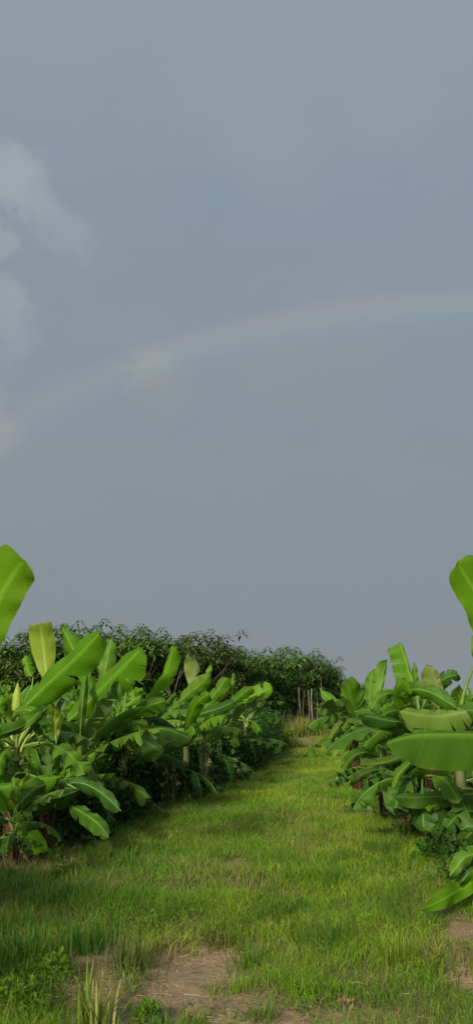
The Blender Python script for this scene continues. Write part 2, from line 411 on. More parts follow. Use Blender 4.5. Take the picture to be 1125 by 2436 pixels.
hero_leaf(p, c, [(200, 1770, Y3-.2), (160, 1740, Y3-.5), (125, 1770, Y3-.8), (100, 1840, Y3-1)], 26, 26, roll=10, mat='deep', fold=20, seed=25, tears=(0, 1))
hero_leaf(p, c, [(225, 1720, Y3-.2), (240, 1690, Y3-.3), (268, 1672, Y3-.4)], 16, 22, roll=10, mat='lit_tone', fold=10, seed=26)
hero_leaf(p, c, [(240, 1860, Y3-.2), (290, 1865, Y3-.5), (330, 1880, Y3-.7), (352, 1900, Y3-.9)], 10, 30, roll=-10, mat='deep', fold=16, seed=27, tears=(0, 1))
fill(p, c, (20, 350, 310, 260, 220, 180, 120, 80), rn, (-5, 40), (.6, .95), mats=('deep', 'leaf', 'deep'))
fill(p, c-V((0, 0, .45)), (0, 330, 300, 270, 240, 200), rn, (-20, 12), (.5, .75), (.09, .14), mats=('deep', 'deep', 'leaf'), tears=(3, 4))
# A4
c = at(292, 1800, 12.4); b = V((c.x, 12.5, 0))
p = new_plant(b, c, 'banana plant with a narrow curved bright green leaf raised upright, left rows', GL, 5, .06, .5, 7, .30)
hero_leaf(p, c, [(335, 1690, 12.3), (358, 1655, 12.2), (395, 1600, 12.1), (412, 1536, 12.0)], 14, 26, roll=20, mat='lit_tone', fold=14, curl=25, seed=30, tip=.6, base=.3)
hero_leaf(p, c, [(305, 1710, 12.2), (335, 1690, 12.1), (365, 1675, 11.9), (392, 1668, 11.8)], 18, 30, roll=-10, mat='leaf', fold=14, seed=31, tip=.7)
hero_leaf(p, c, [(320, 1760, 12.2), (350, 1738, 12.0), (400, 1735, 11.8), (460, 1760, 11.6)], 8, 34, roll=10, mat='deep', fold=14, seed=32)
hero_leaf(p, c, [(300, 1640, 12.5), (312, 1590, 12.5), (330, 1555, 12.5)], 20, 20, roll=10, mat='leaf', fold=14, seed=33)
fill(p, c, (20, 330, 280, 230, 170, 120, 70), rn, (-5, 45), (.6, .95), mats=('deep', 'leaf', 'lit_tone'))
fill(p, c-V((0, 0, .45)), (0, 330, 300, 270, 240, 200), rn, (-20, 12), (.5, .75), (.09, .14), mats=('deep', 'deep', 'leaf'), tears=(3, 4))
# A5
c = at(440, 1760, 14.5); b = V((c.x, 14.6, 0))
p = new_plant(b, c, 'banana plant with a pale-backed pointed leaf standing upright, middle of the left rows', GL, 6, .06, .5, 6, .26)
hero_leaf(p, c, [(466, 1665, 14.5), (466, 1625, 14.5), (456, 1585, 14.5), (449, 1556, 14.4)], 20, 18, roll=0, mat='olive', fold=-6, curl=16, seed=40, tip=.45, base=.5, tears=(1, 0), under=True)
hero_leaf(p, c, [(425, 1672, 14.2), (455, 1645, 14.1), (480, 1625, 14), (500, 1605, 13.9)], 18, 22, roll=0, mat='leaf', fold=14, seed=41, tip=.6)
hero_leaf(p, c, [(485, 1640, 14.6), (492, 1610, 14.6), (503, 1580, 14.6)], 9, 9, roll=0, mat='lit_tone', fold=14, seed=42, tip=.4, base=.4)
hero_leaf(p, c, [(440, 1740, 14.2), (455, 1700, 14), (470, 1670, 13.8), (500, 1650, 13.6)], 14, 22, roll=0, mat='lit_tone', fold=14, seed=43)
hero_leaf(p, c, [(470, 1740, 14.2), (440, 1755, 13.8), (385, 1775, 13.4), (330, 1790, 13.2)], 24, 12, roll=0, mat='deep', fold=14, seed=44)
fill(p, c, (20, 330, 290, 240, 170, 120, 70), rn, (-5, 45), (.6, .95), mats=('deep', 'leaf', 'lit_tone'))
fill(p, c-V((0, 0, .45)), (0, 330, 300, 270, 240, 200), rn, (-20, 12), (.5, .75), (.09, .14), mats=('deep', 'deep', 'leaf'), tears=(3, 4))
# A6
c = at(520, 1735, 17); b = V((c.x, 17.1, 0))
p = new_plant(b, c, 'banana plant with two leaves leaning up to the right, before the leafy thicket', GL, 7, .06, .5, 6, .24)
hero_leaf(p, c, [(480, 1700, 17), (500, 1665, 16.9), (520, 1640, 16.8), (541, 1610, 16.7)], 16, 20, roll=10, mat='leaf', fold=14, seed=50)
hero_leaf(p, c, [(552, 1660, 17), (553, 1635, 17), (556, 1600, 17)], 7, 7, roll=0, mat='lit_tone', fold=14, seed=51, tip=.4, base=.4)
hero_leaf(p, c, [(455, 1720, 17), (475, 1700, 16.8), (520, 1685, 16.6), (560, 1668, 16.4)], 16, 18, roll=10, mat='deep', fold=14, seed=52)
fill(p, c, (20, 330, 290, 240, 170, 120, 70), rn, (0, 50), (.55, .9), mats=('deep', 'leaf', 'lit_tone'))
fill(p, c-V((0, 0, .45)), (0, 330, 300, 270, 240, 200), rn, (-20, 12), (.5, .75), (.09, .14), mats=('deep', 'deep', 'leaf'), tears=(3, 4))
# A7
c = at(585, 1715, 20); b = V((c.x, 20.1, 0))
p = new_plant(b, c, 'banana plant with a broad light green leaf, farthest big one in left rows', GL, 8, .06, .5, 5, .24)
hero_leaf(p, c, [(555, 1680, 20), (585, 1662, 19.9), (615, 1650, 19.8), (648, 1636, 19.7)], 22, 16, roll=0, mat='lit_tone', fold=6, seed=60, tears=(0, 1))
hero_leaf(p, c, [(540, 1690, 20), (560, 1665, 19.9), (580, 1648, 19.8), (600, 1632, 19.7)], 12, 14, roll=0, mat='leaf', fold=6, seed=61)
fill(p, c, (20, 330, 290, 240, 170, 120, 70), rn, (0, 50), (.6, 1.0), mats=('deep', 'leaf', 'lit_tone'))
fill(p, c-V((0, 0, .4)), (0, 330, 300, 270, 240), rn, (-20, 12), (.5, .75), (.09, .14), mats=('deep', 'deep', 'leaf'), tears=(3, 4))

late_weeds = []
# ================================================================= RIGHT HERO PLANTS
c = at(1086, 1745, 9.4); b = V((c.x+.04, 9.45, 0))
p = new_plant(b, c, 'banana plant at far right edge with tall upright leaf and huge level leaf', GR, 20)
hero_leaf(p, c, [(1126, 1585, 9.3), (1162, 1500, 9.2), (1142, 1430, 9.1), (1108, 1375, 9.0), (1086, 1338, 8.9)], 42, 60, roll=[0, -15, -20, -10], mat='lit_tone', fold=8, curl=14, seed=70, tip=.8, base=.35, tears=(0, 1), rib=.014, er=.35)
hero_leaf(p, None, [(1230, 1762, 8.4), (1140, 1748, 8.2), (1030, 1746, 8.0), (965, 1752, 7.9), (919, 1768, 7.8)], 82, 8, roll=-8, mat='leaf', fold=4, curl=12, seed=71, tip=.45, base=.2, wave=.01, stalk=False, er=.2, tears=(0, 0))
fill(p, c, (0, 40, 320, 80), rn, (10, 40), (.6, .9))
# B1: lower near plant
b = gbase(1075, 2015); Yb = b.y; c = at(1045, 1895, Yb+.1)
p = new_plant(b, c, 'low banana plant with yellow stalk whorl and dark leaves, nearest at right path edge', GR, 21, .06, .9, 8, .22)
hero_leaf(p, c, [(1150, 1885, Yb-.2), (1080, 1892, Yb-.3), (1000, 1896, Yb-.5), (932, 1896, Yb-.7)], 26, 14, roll=-10, mat='deep', fold=8, seed=72, tip=.5)
hero_leaf(p, c, [(1050, 1900, Yb-.2), (1045, 1925, Yb-.3), (1030, 1955, Yb-.4), (1018, 1980, Yb-.5)], 36, 26, roll=0, mat='deep', fold=20, seed=73)
hero_leaf(p, c, [(1060, 1905, Yb-.2), (1040, 1915, Yb-.4), (1012, 1925, Yb-.5)], 12, 14, roll=0, mat='lit_tone', fold=20, seed=731)
hero_leaf(p, c, [(1130, 1975, Yb-.3), (1105, 1995, Yb-.5), (1085, 2025, Yb-.6), (1065, 2055, Yb-.7)], 22, 20, roll=0, mat='leaf', fold=20, seed=74)
hero_leaf(p, c, [(1140, 2035, Yb-.5), (1120, 2042, Yb-.6), (1095, 2052, Yb-.7), (1060, 2080, Yb-.8)], 16, 14, roll=0, mat='leaf', fold=20, seed=75)
hero_leaf(p, c, [(1010, 1990, Yb-.3), (998, 2010, Yb-.5), (988, 2040, Yb-.6), (984, 2068, Yb-.7)], 14, 14, roll=0, mat='lit_tone', fold=10, seed=76, tip=.4)
hero_leaf(p, c, [(1140, 1940, Yb-.2), (1120, 1930, Yb-.3), (1090, 1938, Yb-.4), (1060, 1970, Yb-.5)], 26, 20, roll=0, mat='deep', fold=20, seed=77)
hero_leaf(p, c, [(1110, 1880, Yb+.3), (1080, 1850, Yb+.3), (1040, 1835, Yb+.2), (985, 1832, Yb)], 40, 14, roll=0, mat='leaf', fold=20, seed=78, tears=(2, 8), droopy=45)
hero_leaf(p, c, [(1130, 1850, Yb), (1125, 1835, Yb), (1160, 1810, Yb-.1)], 30, 30, roll=0, mat='deep', fold=20, seed=79)
fill(p, c, (350, 30, 80, 130), rn, (0, 40), (.6, .9), (.12, .18), mats=('deep', 'leaf'))
# B1b: bright low leaf from a sucker off the right edge
b = ground(1190, 2200); c = at(1185, 2085, b.y)
p = new_plant(b, c, 'small banana sucker at the right edge with one bright leaf drooping over the grass', GR, 22, .035, .6, 0)
hero_leaf(p, c, [(1170, 2078, b.y), (1110, 2105, ground(1110, 2175).y), (1060, 2136, ground(1060, 2192).y), (1002, 2164, ground(1002, 2206).y)], 22, 22, roll=14, mat='lit_tone', fold=10, curl=10, seed=80, tears=(0, 0), tip=.5, base=.3, rib=.007)
hero_leaf(p, c, [(1175, 2070, b.y), (1140, 2035, b.y+.1), (1105, 2040, b.y+.2), (1068, 2085, b.y+.2)], 16, 20, mat='leaf', fold=14, seed=130)
hero_leaf(p, c, [(1180, 2070, b.y), (1150, 2060, b.y+.2), (1118, 2075, b.y+.3), (1090, 2105, b.y+.3)], 14, 16, mat='deep', fold=14, seed=131)
hero_leaf(p, c, [(1180, 2060, b.y), (1150, 1990, b.y+.2), (1120, 1965, b.y+.3), (1095, 1975, b.y+.3)], 16, 20, mat='deep', fold=14, seed=132)
fill(p, c, (340, 20, 70, 120), rn, (20, 50), (.35, .5), (.06, .09))
for i, (qx, qy, h, lab) in enumerate([(1115, 2120, .32, 'dark low weed in the shade above the bright drooping leaf at the right edge'), (1060, 2060, .26, 'dark low weed below the low right banana plant'), (1000, 1992, .28, 'dark low weed left of the low right banana plant'), (955, 1955, .3, 'dark low weed beneath the torn leaves at the right path edge')]):
    late_weeds.append((ground(qx, qy), h, lab))
# B2: upper right cluster
b = V((at(1010, 1700, 9.6).x, 9.7, 0)); c = at(1000, 1740, 9.6)
p = new_plant(b, c, 'banana plant with a blunt upright leaf and a torn folded leaf above it, right rows', GR, 23, .065, .6, 6, .28)
hero_leaf(p, c, [(990, 1650, 9.8), (975, 1605, 9.8), (962, 1560, 9.8), (950, 1528, 9.8)], 36, 5, roll=-12, mat='lit_tone', fold=4, curl=8, seed=81, tip=.93, base=.12, wave=.008)
hero_leaf(p, c, [(952, 1706, 9.6), (940, 1672, 9.4), (938, 1640, 9.2), (962, 1612, 9.0)], 6, 40, roll=20, mat='lit_tone', fold=10, seed=82, tip=.85, tears=(1, 0))
hero_leaf(p, c, [(948, 1655, 9.2), (985, 1640, 9.0), (1030, 1650, 8.9), (1085, 1684, 8.8)], 20, 30, roll=-20, mat='leaf', fold=8, seed=83, tip=.6)
hero_leaf(p, c, [(948, 1690, 9.3), (1000, 1700, 9.1), (1050, 1702, 8.9), (1120, 1690, 8.8)], 16, 46, roll=10, mat='olive', fold=4, seed=84, tip=.7)
hero_leaf(p, c, [(1045, 1690, 9.8), (1042, 1650, 9.8), (1030, 1610, 9.8), (1015, 1580, 9.8)], 36, 14, roll=10, mat='olive', fold=8, seed=85, tip=.6, under=True)
hero_leaf(p, c, [(988, 1650, 10), (986, 1620, 10), (984, 1575, 10)], 8, 10, roll=0, mat='lit_tone', fold=20, seed=86, tip=.3, base=.3)
hero_leaf(p, c, [(940, 1660, 9.7), (925, 1650, 9.6), (900, 1660, 9.5), (880, 1690, 9.4)], 24, 14, roll=0, mat='leaf', fold=14, seed=87)
hero_leaf(p, c, [(990, 1745, 9.4), (960, 1720, 9.2), (930, 1715, 9.0), (850, 1698, 8.9)], 32, 8, roll=0, mat='deep', fold=14, seed=88)
hero_leaf(p, c, [(1060, 1740, 9.2), (1080, 1710, 9.0), (1110, 1690, 8.8), (1160, 1700, 8.6)], 20, 50, roll=0, mat='deep', fold=14, seed=89)
fill(p, c, (190, 230, 270, 310, 30, 90, 140), rn, (-5, 40), (.55, .9), mats=('deep', 'leaf', 'olive'))
fill(p, c-V((0, 0, .45)), (170, 200, 225, 250, 275, 300), rn, (-10, 15), (.5, .7), (.1, .15), mats=('deep', 'leaf', 'olive'), tears=(5, 6))
hero_leaf(p, c, [(1000, 1760, 9.5), (960, 1790, 9.1), (925, 1812, 8.9), (855, 1820, 8.7)], 10, 22, roll=0, mat='olive', fold=14, seed=110, tears=(5, 9), droopy=40, er=.8)
hero_leaf(p, c, [(1010, 1790, 9.3), (975, 1815, 9.0), (950, 1840, 8.9), (935, 1875, 8.8)], 16, 18, roll=0, mat='leaf', fold=24, seed=111, tears=(6, 6), droopy=40, er=.8)
hero_leaf(p, c, [(985, 1700, 9.9), (950, 1690, 9.7), (915, 1700, 9.5), (905, 1740, 9.3)], 20, 14, roll=0, mat='leaf', fold=24, seed=112, tears=(0, 3), er=.8)
hero_leaf(p, c, [(1000, 1690, 10.1), (1020, 1650, 10.1), (1055, 1615, 10), (1090, 1605, 9.9)], 18, 24, roll=0, mat='deep', fold=24, seed=113, tears=(2, 5), er=.8)
# B3
c = at(900, 1740, 11.8); b = V((c.x+.1, 11.9, 0))
p = new_plant(b, c, 'banana plant with two pointed upright leaves, one dark tip, beside the blunt-leaved plant', GR, 24, .06, .6, 6, .24)
hero_leaf(p, c, [(905, 1680, 11.8), (905, 1640, 11.8), (912, 1600, 11.8), (919, 1566, 11.7)], 24, 8, roll=-10, mat='leaf', fold=8, seed=90, tip=.4, base=.25)
hero_leaf(p, c, [(878, 1680, 11.9), (880, 1640, 11.9), (884, 1610, 11.9), (890, 1590, 11.9)], 16, 12, roll=0, mat='lit_tone', fold=8, seed=91, tip=.4)
hero_leaf(p, c, [(870, 1740, 11.6), (850, 1700, 11.4), (835, 1665, 11.2), (822, 1618, 11.0)], 20, 34, roll=0, mat='leaf', fold=8, seed=92, tip=.7)
hero_leaf(p, c, [(910, 1700, 11.6), (918, 1660, 11.5), (922, 1640, 11.4)], 14, 14, mat='leaf', fold=8, seed=93)
hero_leaf(p, c, [(850, 1690, 11.3), (880, 1720, 11.0), (900, 1750, 10.8), (930, 1765, 10.6)], 12, 24, roll=0, mat='leaf', fold=14, seed=94)
hero_leaf(p, c, [(895, 1690, 11.4), (860, 1700, 11.1), (880, 1735, 10.9), (915, 1745, 10.7)], 14, 14, roll=0, mat='deep', fold=14, seed=95)
hero_leaf(p, c, [(900, 1800, 11.4), (870, 1790, 11.1), (840, 1800, 10.9), (815, 1830, 10.7)], 14, 18, roll=0, mat='leaf', fold=14, seed=96, tears=(3, 7), droopy=40)
hero_leaf(p, c, [(905, 1830, 11.2), (880, 1835, 11), (855, 1848, 10.8), (832, 1862, 10.6)], 12, 16, roll=0, mat='olive', fold=14, seed=97)
fill(p, c, (170, 210, 250, 300, 30, 90, 140), rn, (-5, 40), (.55, .9), mats=('deep', 'leaf', 'olive'), tears=(5, 6))
fill(p, c-V((0, 0, .45)), (170, 195, 215, 235, 260, 285), rn, (-5, 15), (.35, .5), (.09, .13), mats=('deep', 'leaf', 'olive'), tears=(5, 6))
for q, (dx, dy, sd) in enumerate([(0, 0, 120), (-28, 22, 121), (18, 34, 122), (-8, 60, 123), (30, -22, 124), (-40, -18, 125)]):
    hero_leaf(p, c, [(880+dx, 1690+dy*.8, 12.2), (862+dx, 1688+dy, 12.0), (838+dx, 1700+dy, 11.8), (812+dx, 1738+dy, 11.6)], 13, 13, roll=(-20, 10, 25)[q % 3], mat=('leaf', 'olive', 'deep')[q % 3], fold=24, seed=sd, tears=(7, 8), droopy=40, er=.8, stalk=q < 3)
# B4 torn leaves leaning out over the path
c = at(835, 1720, 15); b = V((c.x+.1, 15.1, 0))
p = new_plant(b, c, 'banana plant whose long leaf slants down across wind-torn leaves, middle of the right rows', GR, 25, .06, .6, 5, .24)
hero_leaf(p, c, [(762, 1640, 14.2), (790, 1670, 14.0), (825, 1715, 13.6), (865, 1755, 13.2)], 14, 16, roll=0, mat='leaf', fold=8, seed=100, tip=.5, tears=(0, 0), stalk=False)
hero_leaf(p, c, [(800, 1700, 14.5), (825, 1690, 14.2), (860, 1700, 14), (890, 1715, 13.6)], 10, 18, roll=0, mat='deep', fold=8, seed=101, tip=.5)
fill(p, c, (190, 230, 260, 300, 350, 20, 60, 110), rn, (-5, 35), (.4, .65), mats=('leaf', 'leaf', 'olive'), tears=(9, 10))

# ================================================================= FILLER BANANA PLANTS
def protoplant(seed, torn):
    rnd = random.Random(seed)
    h = rnd.uniform(.75, 1.05); b = V((0, 0, 0)); c = V((rnd.uniform(-.08, .08), rnd.uniform(-.08, .08), h))
    p = new_plant(b, c, 'x', 'x', seed, .06, .6, 5, .22)
    k = rnd.randint(13, 15); a0 = rnd.uniform(0, 360)
    for i in range(k):
        az = a0+i*137.5; q = i/(k-1)
        el = 12+66*q+rnd.uniform(-10, 10)
        auto_leaf(p, np.array((0, 0, 0.)), c, az, el, rnd.uniform(.62, 1.0)*(1-.12*abs(q-.5)), rnd.uniform(.10, .165), rnd.uniform(.5, 1.5)*(1-.55*q), rnd,
                  mat=rnd.choice(['deep', 'leaf', 'leaf'] if q < .45 else ['leaf', 'lit_tone', 'leaf', 'lit_tone']), twist=rnd.uniform(-30, 30),
                  tears=(rnd.randint(5, 11), rnd.randint(5, 11)) if rnd.random() < (.7 if torn else .3) else None, n=15)
    for i in range(6):      # old lower leaves hanging to the ground
        auto_leaf(p, np.array((0, 0, 0.)), c*rnd.uniform(.6, .8), i*60+rnd.uniform(-25, 25), rnd.uniform(-15, 15), rnd.uniform(.55, .85), rnd.uniform(.09, .15), rnd.uniform(.8, 1.5), rnd,
                  mat=rnd.choice(['deep', 'leaf', 'olive']), twist=rnd.uniform(-40, 40), tears=(rnd.randint(3, 9), rnd.randint(3, 9)), n=13)
    for i in range(3):      # withered leaves folded down along the stem
        auto_leaf(p, np.array((0, 0, 0.)), c*rnd.uniform(.5, .75), i*120+rnd.uniform(-40, 40), rnd.uniform(-50, -20), rnd.uniform(.35, .5), rnd.uniform(.04, .07), rnd.uniform(.5, 1.), rnd,
                  mat='deadleaf', twist=rnd.uniform(-60, 60), tears=(4, 4), n=9, stalk=.1)
    if rnd.random() < .6: spear(p, c, rnd.uniform(.35, .55), (rnd.uniform(-.05, .05), 0), .028)
    return p
def copy_tree(o, parent=None):
    c = o.copy(); C.objects.link(c); c.parent = parent
    for ch in list(o.children): copy_tree(ch, c)
    return c
protosL = [protoplant(200+i, False) for i in range(5)]
protosR = [protoplant(300+i, True) for i in range(5)]
used = set()
def place(protos, i, x, y, rz, s, label, group):
    o = protos[i]
    if id(protos) not in used or (id(protos), i) not in used:
        used.add(id(protos)); used.add((id(protos), i))
    else: o = copy_tree(o)
    o.location = (x, y, gz(x, y)); o.rotation_euler = (0, 0, rz); o.scale = (s, s, s)
    o['label'] = label; o['group'] = group
    return o
ORD = ['first', 'second', 'third', 'fourth', 'fifth', 'sixth', 'seventh', 'eighth', 'ninth', 'tenth', 'eleventh', 'twelfth', 'thirteenth', 'fourteenth', 'fifteenth', 'sixteenth', 'seventeenth', 'eighteenth', 'nineteenth', 'twentieth', 'twenty-first', 'twenty-second', 'twenty-third', 'twenty-fourth', 'twenty-fifth', 'twenty-sixth', 'twenty-seventh', 'twenty-eighth', 'twenty-ninth', 'thirtieth']
def edgeL(Y): return float(np.interp(Y, [7, 8.4, 12.9, 17.5, 23, 31], [-2.1, -1.85, -1.3, -.25, .75, 1.5]))
def edgeR(Y): return float(np.interp(Y, [6, 8, 10, 15, 27, 40], [1.9, 2.1, 2.15, 2.35, 3.3, 4.4]))
rf = random.Random(5)
hero_xy = [(o.location.x, o.location.y) for o in C.objects if o.name.startswith('banana_plant') and o.location.length > 1]
rowname = ['front', 'second', 'third', 'fourth', 'fifth']
cL = cR = 0
for r in range(5):
    k = 0; Y = 9.2+.5*r
    while Y < 29:
        x = edgeL(Y)-.35-1.75*r+rf.uniform(-.25, .25); y = Y+rf.uniform(-.3, .3)
        Y += 1.45
        if abs(x) > .262*y+.9: continue
        if min((x-a)**2+(y-b_)**2 for a, b_ in hero_xy) < .9 and r < 2: continue
        if r == 0 and Y > 23: continue
        far = 'in'
        place(protosL, rf.randrange(5), x, y, rf.uniform(0, 6.28), rf.uniform(.82, 1.03), f'banana plant, {ORD[k]} from the camera in the {rowname[r]} row left of path', GL); k += 1
for r in range(5):
    k = 0; Y = 9.6+.4*r
    while Y < 40:
        x = edgeR(Y)+(.6 if Y < 12 else .78)+1.7*r+rf.uniform(-.2, .2); y = Y+rf.uniform(-.3, .3)
        Y += 1.45 if r else 1.05
        if abs(x) > .262*y+.9: continue
        if min((x-a)**2+(y-b_)**2 for a, b_ in hero_xy) < .45 and r < 2: continue
        far = 'deep among' if r > 2 else 'in'
        place(protosR, rf.randrange(5), x, y, rf.uniform(0, 6.28), rf.uniform(.80, .97), f'wind-torn banana plant, {ORD[k]} from the camera, {rowname[r]} row right of path', GR); k += 1
GSK = 'small banana suckers along the row edges'
kL = kR = 0
for Y in np.arange(8.9, 19.5, .62):
    x = edgeL(Y)-rf.uniform(.25, .6); y = Y+rf.uniform(-.2, .2)
    if min((x-a)**2+(y-b_)**2 for a, b_ in hero_xy) < .12: continue
    place(protosL, rf.randrange(5), x, y, rf.uniform(0, 6.28), rf.uniform(.42, .62), f'small banana sucker, {ORD[kL]} from the camera at the foot of the left row', GSK); kL += 1
for Y in np.arange(9.2, 24, .68):
    x = edgeR(Y)+rf.uniform(.35, .7); y = Y+rf.uniform(-.2, .2)
    place(protosR, rf.randrange(5), x, y, rf.uniform(0, 6.28), rf.uniform(.42, .62)*(1.25 if Y > 12 else 1), f'small banana sucker, {ORD[kR]} from the camera at the foot of the right row', GSK); kR += 1
for i, (x, y) in enumerate([(-2.9, 4.9), (-2.9, 3.4), (-3.8, 4.2)]):
    place(protosL, rf.randrange(5), x, y, rf.uniform(0, 6.28), 1.0, f'banana plant just outside the left of the picture, {ORD[i]} of three shading the grass', GL)
# ================================================================= GENERIC SMALL LEAVES
def leaflets(cen, dirs, L, w, droop, col, up=None):
    """kite leaves folded on the midrib: 5 verts / 2 quads each. cen,dirs n x 3, L,w,droop n"""
    n = len(cen); d = nrm(dirs)
    ref = np.tile([0, 0, 1.], (n, 1)) if up is None else up
    s = nrm(np.cross(d, ref)+1e-4); u = np.cross(s, d)
    L = np.broadcast_to(L, n)[:, None]; w = np.broadcast_to(w, n)[:, None]; dr = np.broadcast_to(droop, n)[:, None]
    a = cen; m = cen+d*L*.5-np.array([0, 0, 1])*dr*L*.18; t = cen+d*L-np.array([0, 0, 1])*dr*L*.6
    l = cen+d*L*.45+s*w-u*w*-.25-np.array([0, 0, 1])*dr*L*.15; r = cen+d*L*.45-s*w+u*w*.25-np.array([0, 0, 1])*dr*L*.15
    Vv = np.stack([a, l, t, r, m], 1).reshape(-1, 3)
    b = np.arange(n)[:, None]*5
    Ff = np.vstack([b+np.array([0, 4, 2, 1]), b+np.array([0, 3, 2, 4])])
    Cc = np.repeat(col, 5, axis=0)
    return Vv, Ff, Cc
def rcol(n, a, b, r=None):
    r = r or rng; t = r.random(n)[:, None]
    return np.array(a)*(1-t)+np.array(b)*t

# ================================================================= THE DARK GROVE
def prototree(seed, h=4.0, rad=1.35, low=1.5):
    r = np.random.default_rng(seed)
    root = empty('cassava_tree', (0, 0, 0), 'x', 'tree')
    # trunk with limbs
    VV, FF = [], []; off = 0
    tips = []
    def branch(p0, d, L, r0, r1, k=7):
        nonlocal off
        t = np.linspace(0, 1, k)[:, None]; w = r.normal(0, .05*L, 3)
        P = p0+d*L*t+w*np.sin(np.pi*t)*.5+np.array([0, 0, .12*L])*t**2
        v, f = tube(P, np.linspace(r0, r1, k), 6); VV.append(v); FF.append(f+off); off += len(v)
        return P
    for st in range(r.integers(1, 3)):
        lean = np.array([r.normal(0, .12), r.normal(0, .12), 1.])
        Pt = branch(np.array([r.normal(0, .1), r.normal(0, .1), -.1]), nrm(lean), h*.42, .055, .04)
        for i in range(4):
            a = r.uniform(0, 6.28); d = nrm(np.array([math.cos(a)*.7, math.sin(a)*.7, 1.0]))
            Pb = branch(Pt[-1-(i % 2)], d, h*.27, .03, .018)
            for j in range(3):
                a2 = a+r.uniform(-1.2, 1.2); d2 = nrm(np.array([math.cos(a2)*.9, math.sin(a2)*.9, .9]))
                Pc = branch(Pb[-1-j], d2, h*.15, .015, .008, 4)
                tips.append(Pc[-1])
    tr = link('trunk', npmesh('trunk', np.vstack(VV), np.vstack(FF), M['limb']), root)
    # crown: upright twigs carrying whorls of drooping palmate leaflets
    cen = []; dirs = []; L = []; sh = []
    def whorls(c0, nw, l0, tone):
        for wv in range(nw):
            base = c0-np.array([0, 0, .10*wv]); nl = r.integers(6, 9); rot = r.uniform(0, 6.28)
            for m in range(nl):
                th = rot+m*6.28/nl+r.normal(0, .15); d = np.array([math.cos(th), math.sin(th), .25-.3*r.random()])
                cen.append(base+d*(.03+.04*wv)); dirs.append(d); L.append(l0*r.uniform(.8, 1.15)*(.55+.22*wv)); sh.append(tone*r.uniform(.75, 1.25))
    clumps = [(r.uniform(0, 6.28), r.uniform(.25, 1)**.6, r.uniform(0, 1)) for _ in range(17)]
    for (a, q, zq) in clumps:
        z = low+(h*.88-low)*zq; zz = (z-low)/(h-low)
        rr = rad*q*(1-.35*zz**2)*(.75+.5*r.random())
        cc = np.array([math.cos(a)*rr, math.sin(a)*rr, z]); cr = r.uniform(.28, .5); tone = r.uniform(.6, 1.45)
        for k in range(9):
            o3 = nrm(r.normal(0, 1, 3))*cr*r.random()**.4*np.array([1, 1, .8])
            whorls(cc+o3, 3, .25, tone)
    for k in range(14):
        a = r.uniform(0, 6.28); rr = rad*.85*r.random()**.5
        zt = h*(.84+.19*r.random()); whorls(np.array([math.cos(a)*rr, math.sin(a)*rr, zt]), r.integers(3, 6), .27, r.uniform(.7, 1.2))
    n = len(cen); col = rcol(n, (.055, .115, .024), (.145, .245, .052), r)*np.array(sh)[:, None]
    v, f, c = leaflets(np.array(cen), np.array(dirs), np.array(L), np.array(L)*.19, r.uniform(.4, 1.3, n), col)
    link('crown', npmesh('crown', v, f, M['tint'], col=c, smooth=False), root)
    return root
TP = [prototree(400+i, 4.0, 1.25, 1.5) for i in range(6)]
usedT = set()
rt = random.Random(9)
def grove_tree(i, x, y, s, lab, g='trees of the dark grove behind the banana rows', sz=None):
    o = TP[i] if i not in usedT else copy_tree(TP[i]); usedT.add(i)
    o.location = (x, y, gz(x, y)-.02); o.rotation_euler = (0, 0, rt.uniform(0, 6.28)); o.scale = (s, s, sz or s)
    o['label'] = lab; o['group'] = g; return o
# front line of the grove in (px, top py, Y)
front = [(-10, 1500, 27), (38, 1508, 27.5), (92, 1486, 27), (150, 1494, 26.5), (208, 1486, 28), (265, 1490, 28), (300, 1500, 28.8), (342, 1480, 28), (395, 1500, 29),
         (452, 1490, 31), (505, 1508, 32), (566, 1514, 34), (622, 1520, 37), (672, 1540, 40), (712, 1538, 42), (742, 1548, 44), (768, 1556, 45.5), (786, 1560, 47)]
n = len(front)
ORD2 = ORD
for i, (px, py, Y) in enumerate(front):
    t = at(px, py, Y); s = t.z/4.1*rt.uniform(.86, 1.08)
    sx = 1.0 if px < 760 else .85
    s *= (1.07, .95)[i % 2]
    o = grove_tree(i % 6, t.x, Y, 1.0*sx, f'bushy dark green tree in the grove edge, {ORD2[n-1-i]} from its right end', sz=s)
for rw in range(1, 4):
    for i, (px, py, Y) in enumerate(front):
        if i % 2 == rw % 2 and rw > 1: continue
        if px > 720 and rw > 1: continue
        y = Y+1.9*rw+rt.uniform(-.6, .6); t = at(px+rt.uniform(-12, 12)-4*rw, py+rt.uniform(26, 60), y)
        grove_tree(rt.randrange(6), t.x, y, 1.05, 'dark leafy tree buried in the grove behind its front trees, only its top showing', sz=t.z/4.1)
